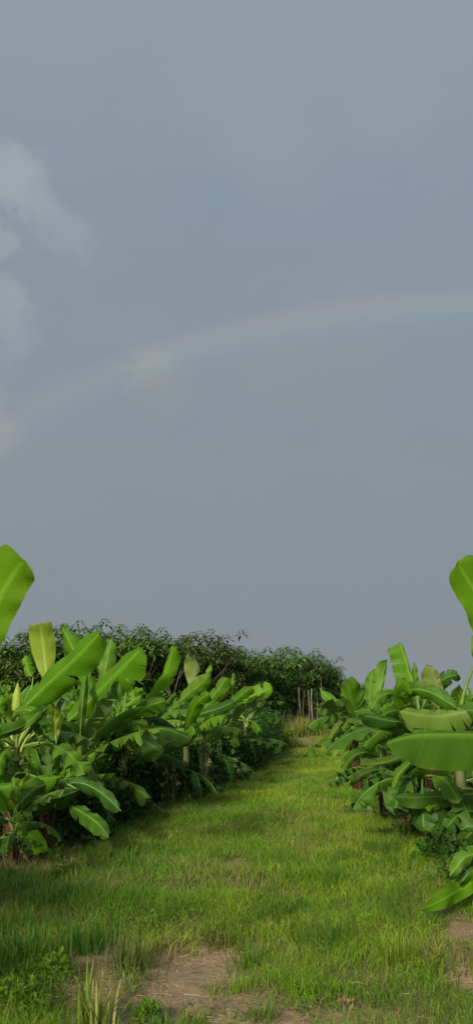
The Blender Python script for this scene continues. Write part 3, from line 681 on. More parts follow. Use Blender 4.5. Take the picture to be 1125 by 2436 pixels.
# pale leafless poles / trunks at the grove end beside the dry grass
poles = [(598, 1596, 1650, 35), (696, 1660, 1700, 40), (712, 1634, 1705, 38), (722, 1644, 1708, 39), (734, 1642, 1706, 38), (741, 1638, 1712, 36), (752, 1648, 1705, 40), (690, 1640, 1700, 42), (703, 1645, 1702, 43), (728, 1640, 1702, 43), (747, 1640, 1702, 42), (667, 1625, 1700, 41), (764, 1610, 1700, 42)]
poles += [(644+9.3*q+rt.uniform(-3, 3), rt.uniform(1600, 1640), 1700, rt.uniform(44, 49)) for q in range(14)]
poles.sort()
for i, (px, t0, b0, Y) in enumerate(poles):
    top = at(px, t0, Y); bx = at(px+rt.uniform(-3, 3), b0, Y).x
    t = np.linspace(0, 1, 8)[:, None]
    P = np.array([bx, Y, -.1])*(1-t)+np.array(top)*t; P[:, 0] += .03*np.sin(5*t[:, 0]+i)
    v, f = tube(P, np.linspace(.034, .018, 8)*(1.15 if i % 3 else .8), 7); v -= np.array([bx, Y, 0])
    rel = top-V((bx, Y, 0))
    o = link('bare_trunk', npmesh('bare_trunk', v, f, M['bark'])); o.location = (bx, Y, 0)
    tag(o, f'thin pale bare trunk at the shaded grove end, {ORD[i]} from the left', 'tree trunk', 'pale bare trunks at the end of the path')
# low far trees peeking over the right rows
for i, (px, py) in enumerate([(806, 1612), (835, 1626), (868, 1622), (1035, 1628)]):
    t = at(px, py, 70); o = copy_tree(TP[i]); o.location = (t.x, 70+2*i, 0); o.scale = (1.1, 1.1, t.z/4.1); o['group'] = 'far low trees beyond the right banana rows'
    o['label'] = f'far low tree just showing over the right banana rows, {ORD[i]} from the left'

# ================================================================= SHRUBS AND THICKET
def shrub(name, x, y, rx, ry, h, n, L, label, cat, group=None, c1=(.02, .07, .012), c2=(.05, .14, .02), seed=0, asp=.3, stems=True, mat='tint'):
    r = np.random.default_rng(seed)
    root = empty(name, (x, y, gz(x, y)), label, cat, group)
    d = nrm(r.normal(0, 1, (n, 3))); d[:, 2] = np.abs(d[:, 2])
    lump = 1+.18*np.sin(5*np.arctan2(d[:, 1], d[:, 0])+seed)+.15*np.sin(9*d[:, 2]+4*d[:, 0]*3+seed)
    rad = (r.random(n)**.35)*lump
    P = d*rad[:, None]*np.array([rx, ry, h]); P[:, 2] += .03
    dr = nrm(d+r.normal(0, .6, (n, 3))+np.array([0, 0, .2]))
    LL = L*r.uniform(.6, 1.3, n)
    v, f, c = leaflets(P, dr, LL, LL*asp, r.uniform(.1, .8, n), rcol(n, c1, c2, r))
    link('foliage', npmesh('foliage', v, f, M[mat], col=c, smooth=False), root)
    if stems:
        VV, FF = [], []; off = 0
        for i in range(10):
            q = P[r.integers(0, n)]; t = np.linspace(0, 1, 5)[:, None]
            Q = np.array([q[0]*.2, q[1]*.2, -.03])*(1-t)+q*t; Q[:, 2] += .1*h*np.sin(np.pi*t[:, 0])
            a, b2 = tube(Q, np.linspace(.012, .004, 5), 5); VV.append(a); FF.append(b2+off); off += len(a)
        link('stems', npmesh('stems', np.vstack(VV), np.vstack(FF), M['stem']), root)
    return root
GS = 'dark leafy shrubs hedging the left side of the path'
hedge = [(12.6, 0, .55), (13.5, 0, .62), (14.4, 0, .68), (15.3, 0, .7), (16.2, 0, .7), (17.2, -.1, .55), (18.2, -.1, .75), (19.2, -.1, .9), (20.3, .25, 1.0), (21.4, .5, 1.1), (22.6, .7, 1.15), (23.8, .95, 1.2), (25.0, 1.15, 1.2), (26.2, 1.3, 1.2), (27.4, 1.45, 1.15), (28.8, 1.55, 1.1)]
for i, (Y, dx, h) in enumerate(hedge):
    shrub('shrub', edgeL(Y)-(.45 if Y > 17 else .25), Y, .75 if Y > 17 else .5, .85, h, 2600, .085, f'dark shrub in the hedge left of the path, {ORD[i]} from the camera', 'shrub', GS, seed=500+i)
for i, (Y, dx, h) in enumerate([(22, -1.3, 1.15), (24, -1.2, 1.2), (26, -1.2, 1.2), (28, -1.2, 1.2)]):
    shrub('shrub', edgeL(Y)-1.7, Y, .9, 1.0, h, 2200, .09, f'mid green shrub behind the dark hedge left of the path, {ORD[i]} from the camera', 'shrub', 'shrubs behind the hedge', (.03, .09, .012), (.08, .19, .02), seed=520+i)
shrub('weed_bush', edgeL(27)+.35, 27, .35, .5, .55, 900, .08, 'yellow-green leafy weed bush where the hedge meets the dry grass mound', 'weed', None, (.07, .16, .01), (.14, .26, .02), seed=540)
# weeds growing in the shade under the banana plants
GW = 'dark weeds in the shade under the banana plants'
wl = []
for Y in np.arange(9.6, 20, .72): wl.append((edgeL(Y)-.2, Y, 'left'))
for Y in np.arange(9.2, 19, 1.1): wl.append((edgeL(Y)-1.4, Y+.3, 'inner left'))
for Y in np.arange(8.6, 34, 1.1): wl.append((edgeR(Y)+.5, Y, 'right'))
for Y in np.arange(8.8, 22, 1.1): wl.append((edgeR(Y)+1.5, Y, 'inner right'))
cnt = {}
for i, (x, Y, sd) in enumerate(wl):
    k = cnt.get(sd, 0); cnt[sd] = k+1
    w = rf.uniform(.35, .6); h = rf.uniform(.35, .65)
    if sd == 'right' and Y < 11: w *= .7; h *= .7
    if Y > 12: h *= 1.7; w *= 1.25
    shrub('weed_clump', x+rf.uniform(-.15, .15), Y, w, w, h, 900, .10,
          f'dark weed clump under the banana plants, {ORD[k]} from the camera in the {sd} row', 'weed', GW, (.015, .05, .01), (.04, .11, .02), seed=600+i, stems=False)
for i, (g0, h, lab) in enumerate(late_weeds):
    shrub('weed', g0.x, g0.y, .26, .22, h, 380, .07, lab, 'weed', None, (.02, .07, .012), (.06, .15, .02), seed=760+i, stems=False)
# pale seed heads / little blossoms in the left shade
def blossoms(px, py, Y, k, spread, label, dry=False):
    c = at(px, py, Y); root = empty('weed_stalk', (c.x, c.y, 0), label, 'weed')
    r = np.random.default_rng(int(px)); 
    P = np.array([[r.normal(0, spread), r.normal(0, spread), c.z+r.normal(0, spread)] for _ in range(k)])
    VV, FF = [], []; off = 0
    for q in P:
        t = np.linspace(0, 1, 5)[:, None]; Q = np.array([q[0]*.1, q[1]*.1, 0])*(1-t)+q*t
        a, b2 = tube(Q, np.full(5, .004), 4); VV.append(a); FF.append(b2+off); off += len(a)
    link('stalks', npmesh('stalks', np.vstack(VV), np.vstack(FF), M['stem']), root)
    n = k*7; cc = np.repeat(P, 7, axis=0); d = nrm(r.normal(0, 1, (n, 3)))
    v, f, c2 = leaflets(cc, d, .05, .018, .1, rcol(n, (.3, .3, .15), (.5, .48, .3), r) if not dry else rcol(n, (.2, .13, .07), (.45, .36, .24), r))
    link('flower_heads', npmesh('flower_heads', v, f, M['debris'], col=c2, smooth=False), root)
blossoms(487, 1752, 15.0, 10, .09, 'pale blossoms on thin stalks in the dark left foliage')
blossoms(474, 1785, 15.0, 4, .05, 'small pale bud stalk just below the blossoms')
blossoms(488, 1815, 14.5, 6, .06, 'pale yellowish weed heads low at the left row')
blossoms(412, 1845, 13.0, 16, .12, 'dry brown seed heads low in the left row shade', True)
blossoms(568, 1826, 16.5, 4, .04, 'thin stalk with pale tip leaning out over the path edge')

# ================================================================= GROUND
def axis(lo, hi, step, far, g=1.35):
    a = list(np.arange(lo, hi+1e-6, step)); d = step
    x = hi
    while x < far: d *= g; x += d; a.append(x)
    d = step; x = lo
    while x > -far: d *= g; x -= d; a.insert(0, x)
    return np.array(a)
def noise2(x, y, s, seed):
    """smooth value noise"""
    x = np.asarray(x)*s; y = np.asarray(y)*s
    xi = np.floor(x).astype(int); yi = np.floor(y).astype(int); fx = x-xi; fy = y-yi
    fx = fx*fx*(3-2*fx); fy = fy*fy*(3-2*fy)
    def hsh(a, b):
        v = np.sin(a*127.1+b*311.7+seed*74.7)*43758.5453; return v-np.floor(v)
    return (hsh(xi, yi)*(1-fx)+hsh(xi+1, yi)*fx)*(1-fy)+(hsh(xi, yi+1)*(1-fx)+hsh(xi+1, yi+1)*fx)*fy
def fbm(x, y, s, seed): return (noise2(x, y, s, seed)+.5*noise2(x, y, s*2.1, seed+1)+.25*noise2(x, y, s*4.3, seed+2))/1.75
soil_spots = []
for px, py, rx, ry in [(490, 2300, 175, 70), (420, 2375, 130, 70), (600, 2398, 165, 52), (1100, 2205, 70, 42), (1130, 2290, 80, 50), (130, 2062, 34, 14), (255, 2270, 85, 32), (240, 2370, 170, 70), (712, 1762, 46, 9), (180, 1975, 70, 14), (640, 2190, 40, 12), (980, 1945, 40, 20), (560, 2060, 30, 12), (690, 2010, 26, 8), (930, 2420, 230, 34), (30, 2400, 60, 30), (440, 2190, 70, 16)]:
    g0 = ground(px, py); gx = ground(px+rx, py); gy1 = ground(px, py-ry); gy2 = ground(px, py+ry)
    soil_spots.append((g0.x, g0.y, abs(gx.x-g0.x), abs(gy1.y-gy2.y)/2))
SW = [1, 1, .95, .9, .9, .9, .8, .75, .9, .6, .45, .8, .45, .4, .5, .5, .6]; SW[14] = .55; SW[12] = .7
def soilness(x, y):
    s = np.zeros_like(np.asarray(x, float))
    wob = (fbm(x, y, 3.2, 3)-.5)*1.5+(fbm(x, y, 11, 13)-.5)*.8
    for (cx, cy, rx, ry), w in zip(soil_spots, SW):
        d = np.sqrt(((x-cx)/rx)**2+((y-cy)/ry)**2)+wob
        s = np.maximum(s, w*np.clip((1.35-d)/.75, 0, 1))
    return s
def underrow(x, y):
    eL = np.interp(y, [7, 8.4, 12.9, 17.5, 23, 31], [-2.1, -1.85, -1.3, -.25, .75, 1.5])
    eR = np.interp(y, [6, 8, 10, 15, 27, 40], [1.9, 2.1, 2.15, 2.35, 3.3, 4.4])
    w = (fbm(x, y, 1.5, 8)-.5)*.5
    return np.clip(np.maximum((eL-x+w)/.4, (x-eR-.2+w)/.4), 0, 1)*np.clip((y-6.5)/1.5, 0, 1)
xs = axis(-4, 5, .07, 3000); ys = axis(3, 20, .07, 4000)
X, Y = np.meshgrid(xs, ys, indexing='ij')
Z = bump(X, Y)
near = (np.abs(X) < 6) & (Y < 21)
Z += np.where(near, .03*(fbm(X, Y, 5, 21)-.5)+.018*(fbm(X, Y, 14, 22)-.5), 0)
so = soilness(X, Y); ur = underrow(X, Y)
Z -= .03*so*np.where(near, 1, 0)
gn = fbm(X, Y, .9, 30)
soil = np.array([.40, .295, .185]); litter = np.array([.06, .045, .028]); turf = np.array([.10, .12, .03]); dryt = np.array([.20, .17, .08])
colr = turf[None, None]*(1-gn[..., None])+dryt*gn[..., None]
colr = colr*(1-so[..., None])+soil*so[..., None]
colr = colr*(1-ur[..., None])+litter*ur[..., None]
nx, ny = X.shape
i, j = np.meshgrid(np.arange(nx-1), np.arange(ny-1), indexing='ij')
Fq = np.stack([i*ny+j, (i+1)*ny+j, (i+1)*ny+j+1, i*ny+j+1], -1).reshape(-1, 4)
m, nt, nd, lk = newmat('soil_ground')
a = N(nt, 'ShaderNodeVertexColor'); a.layer_name = 'tint'; tc = N(nt, 'ShaderNodeTexCoord')
n1 = N(nt, 'ShaderNodeTexNoise'); n1.inputs['Scale'].default_value = 9; n1.inputs['Detail'].default_value = 8; n1.inputs['Roughness'].default_value = .7
n2 = N(nt, 'ShaderNodeTexVoronoi'); n2.inputs['Scale'].default_value = 55
n3 = N(nt, 'ShaderNodeTexNoise'); n3.inputs['Scale'].default_value = 60; n3.inputs['Detail'].default_value = 4
for q in (n1, n2, n3): lk.new(tc.outputs['Object'], q.inputs['Vector'])
k = ramp(nt, n1.outputs[0], [(.3, (.72, .70, .68)), (.7, (1.2, 1.18, 1.12))])
c = mixc(nt, 1.0, a.outputs[0], k, 'MULTIPLY')
c = mixc(nt, math_(nt, 'MULTIPLY', math_(nt, 'SUBTRACT', n3.outputs[0], .6), 6, True), c, mixc(nt, 1.0, c, (.55, .5, .45), 'MULTIPLY'))
hgt = math_(nt, 'ADD', math_(nt, 'MULTIPLY', n1.outputs[0], 1.0), math_(nt, 'MULTIPLY', n3.outputs[0], .35))
bp = N(nt, 'ShaderNodeBump'); bp.inputs['Strength'].default_value = .9; bp.inputs['Distance'].default_value = .04; lk.new(hgt, bp.inputs['Height'])
bs = N(nt, 'ShaderNodeBsdfPrincipled'); bs.inputs['Roughness'].default_value = .95; bs.inputs['Specular IOR Level'].default_value = .1
lk.new(c, bs.inputs['Base Color']); lk.new(bp.outputs[0], bs.inputs['Normal']); o_ = N(nt, 'ShaderNodeOutputMaterial'); lk.new(bs.outputs[0], o_.inputs[0])
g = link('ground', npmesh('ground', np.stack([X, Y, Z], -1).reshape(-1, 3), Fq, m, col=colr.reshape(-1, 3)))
g['kind'] = 'structure'
def surf(x, y):
    z = bump(x, y)
    nr = (np.abs(x) < 6) & (y < 21)
    return z+np.where(nr, .03*(fbm(x, y, 5, 21)-.5)+.018*(fbm(x, y, 14, 22)-.5), 0)-.03*soilness(x, y)*np.where(nr, 1, 0)

# ================================================================= GRASS
def blades(x, y, h, w, col, lean=.5, r=rng, bend=.5, name='grass', label=None, z=None):
    n = len(x); z = surf(x, y) if z is None else z
    a = r.uniform(0, 2*np.pi, n); s = np.stack([np.cos(a), np.sin(a), 0*a], 1)
    b = r.uniform(0, 2*np.pi, n); l = lean*r.random(n)**.8
    ld = np.stack([np.cos(b)*l, np.sin(b)*l, 0*b], 1)
    base = np.stack([x, y, z-.01], 1); H = h[:, None]; Wd = w[:, None]
    up = np.array([0, 0, 1.])
    p1 = base+H*.5*(up+ld*.5); p2 = base+H*(up*(1-.35*(l[:, None]**2))+ld*(1+bend))
    Vv = np.stack([base-s*Wd, base+s*Wd, p1-s*Wd*.8, p1+s*Wd*.8, p2], 1).reshape(-1, 3)
    q = np.arange(n)[:, None]*5
    # one quad and one (degenerate-free) triangle stored as triangles
    Ff = np.vstack([q+np.array([0, 1, 3]), q+np.array([0, 3, 2]), q+np.array([2, 3, 4])])
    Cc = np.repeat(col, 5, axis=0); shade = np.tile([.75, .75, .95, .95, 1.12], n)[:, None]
    return Vv, Ff, Cc*shade
def grass_color(x, y, r):
    n = len(x)
    g1 = fbm(x, y, .7, 41); g2 = fbm(x, y, 2.3, 44)
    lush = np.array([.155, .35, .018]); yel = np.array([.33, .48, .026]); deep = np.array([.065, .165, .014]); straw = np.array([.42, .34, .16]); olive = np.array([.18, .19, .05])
    t = np.clip((g1-.35)*2.2, 0, 1)[:, None]
    c = lush*(1-t)+yel*t
    # left row's shade painted into the blades as deeper green; middle of the path yellower
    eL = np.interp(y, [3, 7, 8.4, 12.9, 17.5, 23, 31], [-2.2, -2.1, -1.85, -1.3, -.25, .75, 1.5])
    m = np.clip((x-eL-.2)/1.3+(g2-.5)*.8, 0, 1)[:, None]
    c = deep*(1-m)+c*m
    mt = np.clip((fbm(x, y, 1.15, 71)-.56)*5, 0, 1)
    d = r.random(n) < (.05+.35*mt+.30*np.clip((g2-.52)*3, 0, 1)+.35*np.clip(soilness(x, y), 0, 1))
    c = np.where(d[:, None], straw*r.uniform(.55, 1.1, (n, 1)), c)
    od = r.random(n) < .15; c = np.where(od[:, None], olive, c)
    return c*r.uniform(.65, 1.35, (n, 1))
VVs, FFs, CCs = [], [], []; off = 0
def addblades(n, x0, x1, y0, y1, hr, w, dens_fn=None, lean=.5):
    global off
    x = rng.uniform(x0, x1, n); y = rng.uniform(y0, y1, n)
    vis = np.abs(x) < .275*y+.5
    keep = vis & (rng.random(n) > np.clip(soilness(x, y)*1.02, 0, .992)) & (rng.random(n) > underrow(x, y)*.9)
    cl = fbm(x, y, 3.0, 50); keep &= rng.random(n) < np.clip(.12+cl*1.7-.35*np.clip((fbm(x, y, 1.15, 71)-.56)*5, 0, 1), 0, 1)
    x = x[keep]; y = y[keep]; cl = cl[keep]
    h = rng.uniform(hr[0], hr[1], len(x))*(.45+1.1*np.clip(fbm(x, y, 1.6, 55), 0, 1))*(.55+.7*cl)*(1-.75*soilness(x, y))
    ww = np.full(len(x), w)*rng.uniform(.6, 1.4, len(x))
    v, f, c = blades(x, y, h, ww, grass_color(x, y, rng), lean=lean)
    VVs.append(v); FFs.append(f+off); CCs.append(c); off += len(v)
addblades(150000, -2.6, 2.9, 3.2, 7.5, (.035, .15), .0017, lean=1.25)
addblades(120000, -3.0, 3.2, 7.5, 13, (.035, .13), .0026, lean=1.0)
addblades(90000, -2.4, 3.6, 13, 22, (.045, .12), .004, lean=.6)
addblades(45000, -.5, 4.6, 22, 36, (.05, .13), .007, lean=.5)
tx = rng.uniform(-2.3, 2.7, 420); ty = rng.uniform(3.8, 12.5, 420)
tk = (np.abs(tx) < .27*ty+.3) & (soilness(tx, ty) < .5) & (underrow(tx, ty) < .5); tx = tx[tk]; ty = ty[tk]
kk = 46; sz = rng.uniform(.04, .13, len(tx)); tone = rng.uniform(0, 1, len(tx))
x = np.repeat(tx, kk)+rng.normal(0, 1, len(tx)*kk)*np.repeat(sz, kk); y = np.repeat(ty, kk)+rng.normal(0, 1, len(tx)*kk)*np.repeat(sz, kk)
tn = np.repeat(tone, kk)[:, None]; tc_ = np.array([.045, .15, .012])*(1-tn)+np.array([.18, .29, .03])*tn; tc_ = np.where(tn > .93, np.array([.36, .30, .14]), tc_)
tcol = tc_*rng.uniform(.7, 1.3, (len(x), 1))
v, f, c = blades(x, y, rng.uniform(.07, .2, len(x))*np.repeat(rng.uniform(.6, 1.25, len(tx)), kk), rng.uniform(.0015, .0035, len(x)), tcol, lean=1.3)
VVs.append(v); FFs.append(f+off); CCs.append(c); off += len(v)
o = link('grass', npmesh('grass', np.vstack(VVs), np.vstack(FFs), M['grass'], col=np.vstack(CCs), smooth=False))
tag(o, 'short green and yellow-green grass covering the path between the banana rows', 'grass', kind='stuff')

# low clover-like weeds spread through the near grass
n = 60000; x = rng.uniform(-2, 2.2, n); y = rng.uniform(3.6, 12, n)
pt = fbm(x, y, 1.1, 61); 
cz = np.zeros(n)
for px, py, rx, ry in [(350, 2190, 150, 40), (60, 2380, 110, 60), (740, 2390, 90, 30), (560, 2230, 60, 30), (600, 2150, 60, 20), (620, 1960, 70, 20)]:
    g0 = ground(px, py); cz = np.maximum(cz, np.clip(1.2-np.sqrt(((x-g0.x)/abs(ground(px+rx, py).x-g0.x))**2+((y-g0.y)/(abs(ground(px, py-ry).y-g0.y)))**2), 0, 1))
kp = (rng.random(n) < np.clip((pt-.62)*1.6, 0, .25)+cz*.9) & (np.abs(x) < .29*y+.2)
x = x[kp]; y = y[kp]; n = len(x)
P = np.stack([x, y, surf(x, y)+rng.uniform(.01, .07, n)], 1)
v, f, c = leaflets(P, nrm(np.stack([rng.normal(0, 1, n), rng.normal(0, 1, n), rng.uniform(0, .9, n)], 1)), rng.uniform(.02, .05, n), rng.uniform(.006, .014, n), .3, rcol(n, (.06, .15, .012), (.17, .27, .02)))
o = link('ground_weeds', npmesh('ground_weeds', v, f, M['grass'], col=c, smooth=False)); tag(o, 'low broad-leaved weeds creeping through the near grass', 'weeds', kind='stuff')

# straw and dead stems lying about
n = 20000; x = rng.uniform(-2.2, 2.4, n); y = rng.uniform(3.4, 11, n)
kp = (rng.random(n) < .10+.25*soilness(x, y)+.7*np.exp(-(((x+.72)/.4)**2+((y-4.95)/.4)**2))+.6*np.exp(-(((x-.95)/.6)**2+((y-4.8)/.35)**2))) & (np.abs(x) < .29*y+.2)
x = x[kp]; y = y[kp]; n = len(x); a = rng.uniform(0, 6.28, n); Ls = rng.uniform(.03, .12, n); wd = rng.uniform(.001, .0022, n)
z = surf(x, y)+.006+rng.uniform(0, .02, n); d = np.stack([np.cos(a), np.sin(a), rng.normal(0, .15, n)], 1); s = np.stack([-np.sin(a), np.cos(a), rng.normal(0, .5, n)], 1)
P = np.stack([x, y, z], 1); md = P+d*Ls[:, None]*.5+s*rng.normal(0, .006, n)[:, None]; e = P+d*Ls[:, None]
V4 = np.stack([P-s*wd[:, None], P+s*wd[:, None], md-s*wd[:, None], md+s*wd[:, None], e-s*wd[:, None]*.3, e+s*wd[:, None]*.3], 1).reshape(-1, 3)
q = np.arange(n)[:, None]*6; F4 = np.vstack([q+np.array([0, 1, 3, 2]), q+np.array([2, 3, 5, 4])])
o = link('straw', npmesh('straw', V4, F4, M['debris'], col=np.repeat(rcol(n, (.16, .11, .06), (.46, .37, .22)), 6, axis=0), smooth=False)); tag(o, 'dry straw and dead stems littering the bare soil patches', 'straw', kind='stuff')

n = 5200; x = rng.uniform(-1.6, 2.1, n); y = rng.uniform(3.6, 7.5, n); kp = rng.random(n) < soilness(x, y)**1.5*.9; x = x[kp]; y = y[kp]; n = len(x)
ico = np.array([(0, 0, 1), (.9, 0, .4), (.28, .85, .4), (-.72, .53, .4), (-.72, -.53, .4), (.28, -.85, .4), (.72, .53, -.4), (-.28, .85, -.4), (-.9, 0, -.4), (-.28, -.85, -.4), (.72, -.53, -.4), (0, 0, -1)])
icf = np.array([(0, 1, 2), (0, 2, 3), (0, 3, 4), (0, 4, 5), (0, 5, 1), (1, 6, 2), (2, 7, 3), (3, 8, 4), (4, 9, 5), (5, 10, 1), (6, 7, 2), (7, 8, 3), (8, 9, 4), (9, 10, 5), (10, 6, 1), (6, 11, 7), (7, 11, 8), (8, 11, 9), (9, 11, 10), (10, 11, 6)])
sz = .0025+.011*rng.random(n)**5
vv = ico[None]*rng.uniform(.6, 1.3, (n, 12, 1))*sz[:, None, None]*np.array([1, 1, .6])+np.stack([x, y, surf(x, y)+sz*.2], 1)[:, None]
o = link('soil_crumbs', npmesh('soil_crumbs', vv.reshape(-1, 3), (np.arange(n)[:, None, None]*12+icf[None]).reshape(-1, 3), M['debris'], col=np.repeat(rcol(n, (.20, .15, .10), (.36, .28, .19)), 12, axis=0), smooth=False)); tag(o, 'crumbs and clods of dry earth on the bare soil patches', 'soil crumbs', kind='stuff')
# individual tufts
def tuft(px, py, k, h, spread, label, c1, c2, w=.0045, name='grass_tuft', lean=.7, seed=0, cat='grass tuft'):
    g0 = ground(px, py); r = np.random.default_rng(seed)
    x = g0.x+r.normal(0, spread, k); y = g0.y+r.normal(0, spread, k); z = surf(x, y)
    hh = h*r.uniform(.45, 1.1, k)
    # long blades: 4 segments arching outwards
    a = np.arctan2(y-g0.y, x-g0.x)+r.normal(0, .7, k); l = lean*r.random(k)
    out = np.stack([np.cos(a), np.sin(a), 0*a], 1); sd = np.stack([-np.sin(a), np.cos(a), 0*a], 1)
    rows = []
    for t, wk in ((0, 1), (.3, 1), (.6, .85), (.85, .5), (1, .08)):
        c = np.stack([x, y, z-.01], 1)+hh[:, None]*(np.array([0, 0, 1.])*(t-.45*l[:, None]*t**3)+out*(l[:, None]*t**1.7))
        rows += [c-sd*w*wk, c+sd*w*wk]
    Vv = np.stack(rows, 1).reshape(-1, 3)-np.array([g0.x, g0.y, g0.z]); q = np.arange(k)[:, None]*10
    Ff = np.vstack([q+np.array([2*i, 2*i+1, 2*i+3, 2*i+2]) for i in range(4)])
    o = link(name, npmesh(name, Vv, Ff, M['grass'], col=np.repeat(rcol(k, c1, c2, r), 10, axis=0), smooth=False)); o.location = g0
    return tag(o, label, cat)
tuft(235, 2440, 50, .29, .035, 'tall pale yellow-green grass tuft in the bottom left foreground', (.16, .24, .03), (.38, .40, .12), .0055, lean=.75, seed=1)
tuft(205, 2430, 20, .30, .02, 'upright light green grass tuft just left of the pale arching tuft', (.12, .22, .03), (.26, .34, .07), .005, lean=.3, seed=2)
tuft(300, 2300, 110, .26, .07, 'grey-green wispy grass tuft behind the pale foreground tuft', (.07, .12, .03), (.16, .18, .06), .0028, lean=.6, seed=3)
tuft(205, 2260, 110, .26, .08, 'deep green tall grass tuft at the left above the soil patch', (.03, .11, .012), (.07, .19, .02), .0035, lean=.6, seed=4)
tuft(60, 2290, 130, .26, .1, 'dark green grass tuft at the left edge', (.025, .09, .012), (.06, .17, .02), .0035, lean=.6, seed=5)
tuft(110, 2170, 120, .25, .12, 'dense dark tuft of grass beneath the short banana plant', (.02, .08, .012), (.05, .15, .02), .0035, lean=.6, seed=6)
tuft(600, 2300, 110, .20, .07, 'green grass tuft at the right rim of the big soil patch', (.05, .14, .015), (.12, .22, .02), .003, lean=.7, seed=7)
tuft(520, 2245, 90, .14, .05, 'brownish-green tuft overhanging the soil patch', (.10, .10, .03), (.2, .19, .07), .0025, lean=.9, seed=8)
tuft(780, 2260, 160, .22, .1, 'dark green grass tuft in the middle of the near path', (.035, .12, .015), (.08, .18, .02), .003, lean=.6, seed=9)
tuft(790, 2110, 160, .22, .12, 'lush green tuft on the right half of the path', (.04, .14, .012), (.10, .2, .015), .0032, lean=.5, seed=10)
tuft(955, 2300, 150, .17, .06, 'yellow-green tuft near the right soil patch', (.09, .17, .015), (.2, .25, .03), .003, lean=.6, seed=11)
tuft(620, 2410, 70, .12, .04, 'small green tuft at the bottom of the soil patch', (.08, .18, .02), (.16, .26, .03), .003, lean=.9, seed=12)
tuft(450, 2430, 50, .10, .04, 'bright small tuft at the bottom edge on bare soil', (.10, .2, .02), (.18, .28, .03), .004, lean=.9, seed=13)
tuft(905, 2040, 120, .24, .1, 'grassy tuft below the leaning leaves on the right', (.05, .13, .02), (.11, .19, .03), .0032, lean=.5, seed=14)
tuft(1085, 2300, 100, .16, .1, 'olive grass tuft between the two soil patches at right', (.09, .13, .02), (.18, .2, .04), .003, lean=.6, seed=15)
# tall dry grass mound at the end of the path
for i, (px, py, k, h) in enumerate([(700, 1752, 300, .62), (722, 1748, 320, .75), (738, 1750, 260, .6), (712, 1742, 260, .8), (752, 1744, 160, .5)]):
    g0 = ground(px, py+6); 
    o = tuft(px, py+4, k, h, .24, f'tall dry grass clump at the end of the path, {["leftmost of five","centre front one of five","second from the right of five","rear one of five","rightmost of five"][i]}', (.11, .17, .03), (.29, .30, .085), .009, lean=.35, seed=30+i)
    o['group'] = 'dry grass clumps closing the path'
for i, (px, py) in enumerate([(760, 1690), (690, 1655), (670, 1650), (678, 1668)]):
    pass
# bottom left weeds and fallen leaves
for i, (px, py, rx, h, lab) in enumerate([(40, 2400, .13, .10, 'light green broad-leaved weed in the bottom left corner'), (130, 2330, .09, .08, 'small light green weed left of the pale tuft'), (350, 2432, .06, .05, 'tiny bright weed at the bottom edge by the soil'), (150, 2085, .12, .1, 'seedy low weed at the foot of the short banana plant')]):
    g0 = ground(px, py)
    shrub('weed', g0.x, g0.y, rx, rx, h, 160, .05, lab, 'weed', None, (.07, .17, .012), (.16, .28, .025), seed=700+i, asp=.22, stems=False, mat='grass')
def fallen(px, py, L, w, az, label, mat='deadleaf', seed=0, arch=.08):
    g0 = ground(px, py); p = bpy.data.objects.new('x', None)
    n = 12; t = np.linspace(0, 1, n); a = R(az)
    P = np.stack([g0.x+math.cos(a)*L*(t-.5), g0.y+math.sin(a)*L*(t-.5), g0.z+.03+arch*np.sin(np.pi*t)], 1)
    T = tangents(P); S = nrm(np.cross(T, [0, 0, 1.])); Nn = np.cross(S, T)
    Vv, Ff, Uu = blade(P, S, Nn, w, w, fold=20, curl=60, tears=(2, 2), wave=.02, rnd=random.Random(seed), nv=3)
    o = link('fallen_leaf', npmesh('fallen_leaf', Vv-np.array(g0), Ff, M[mat], Uu)); o.location = g0
    bpy.data.objects.remove(p)
    return tag(o, label, 'fallen leaf')
fallen(386, 1893, .5, .08, 30, 'curled pale brown dead leaf at the foot of the left row', seed=1, arch=.2)
fallen(990, 1975, .55, .06, 160, 'dry brown leaf hanging in the litter under the right row', seed=2, arch=.15)
fallen(930, 1938, .5, .07, 200, 'greyish withered leaf poking out over the right path edge', 'olive', 3, .12)
fallen(700, 1768, .6, .08, 10, 'pale dead leaf lying by the dry grass at the path end', seed=4, arch=.03)
fallen(822, 2398, .10, .012, 140, 'small pale dry leaf curled on the near grass, bottom right', seed=5, arch=.02)
fallen(240, 1985, .5, .07, 20, 'withered leaf lying in the shade behind the short banana plant', seed=6, arch=.05)
fallen(1030, 1950, .4, .05, 100, 'red-brown dead leaf at the base of the low right plant', seed=7, arch=.1)

# ================================================================= CAMERA, SUN, SKY
cd = bpy.data.cameras.new('camera'); cam = bpy.data.objects.new('camera', cd); C.objects.link(cam)
cam.location = CAM; cam.rotation_euler = (math.pi/2+PITCH, 0, 0)
cd.sensor_fit = 'VERTICAL'; cd.sensor_height = 24; cd.lens = 24*F/H_; cd.clip_end = 9000; cd.clip_start = .05
scn.camera = cam
SUN_EL, SUN_AZ = 23, 201     # behind the camera, to the left
sd = V((math.sin(R(SUN_AZ))*math.cos(R(SUN_EL)), math.cos(R(SUN_AZ))*math.cos(R(SUN_EL)), math.sin(R(SUN_EL))))
sl = bpy.data.lights.new('sun', 'SUN'); sl.energy = 4.4; sl.angle = R(8); sl.color = (1, .90, .74)
so_ = bpy.data.objects.new('sun', sl); C.objects.link(so_); so_.rotation_euler = (-sd).to_track_quat('-Z', 'Y').to_euler()

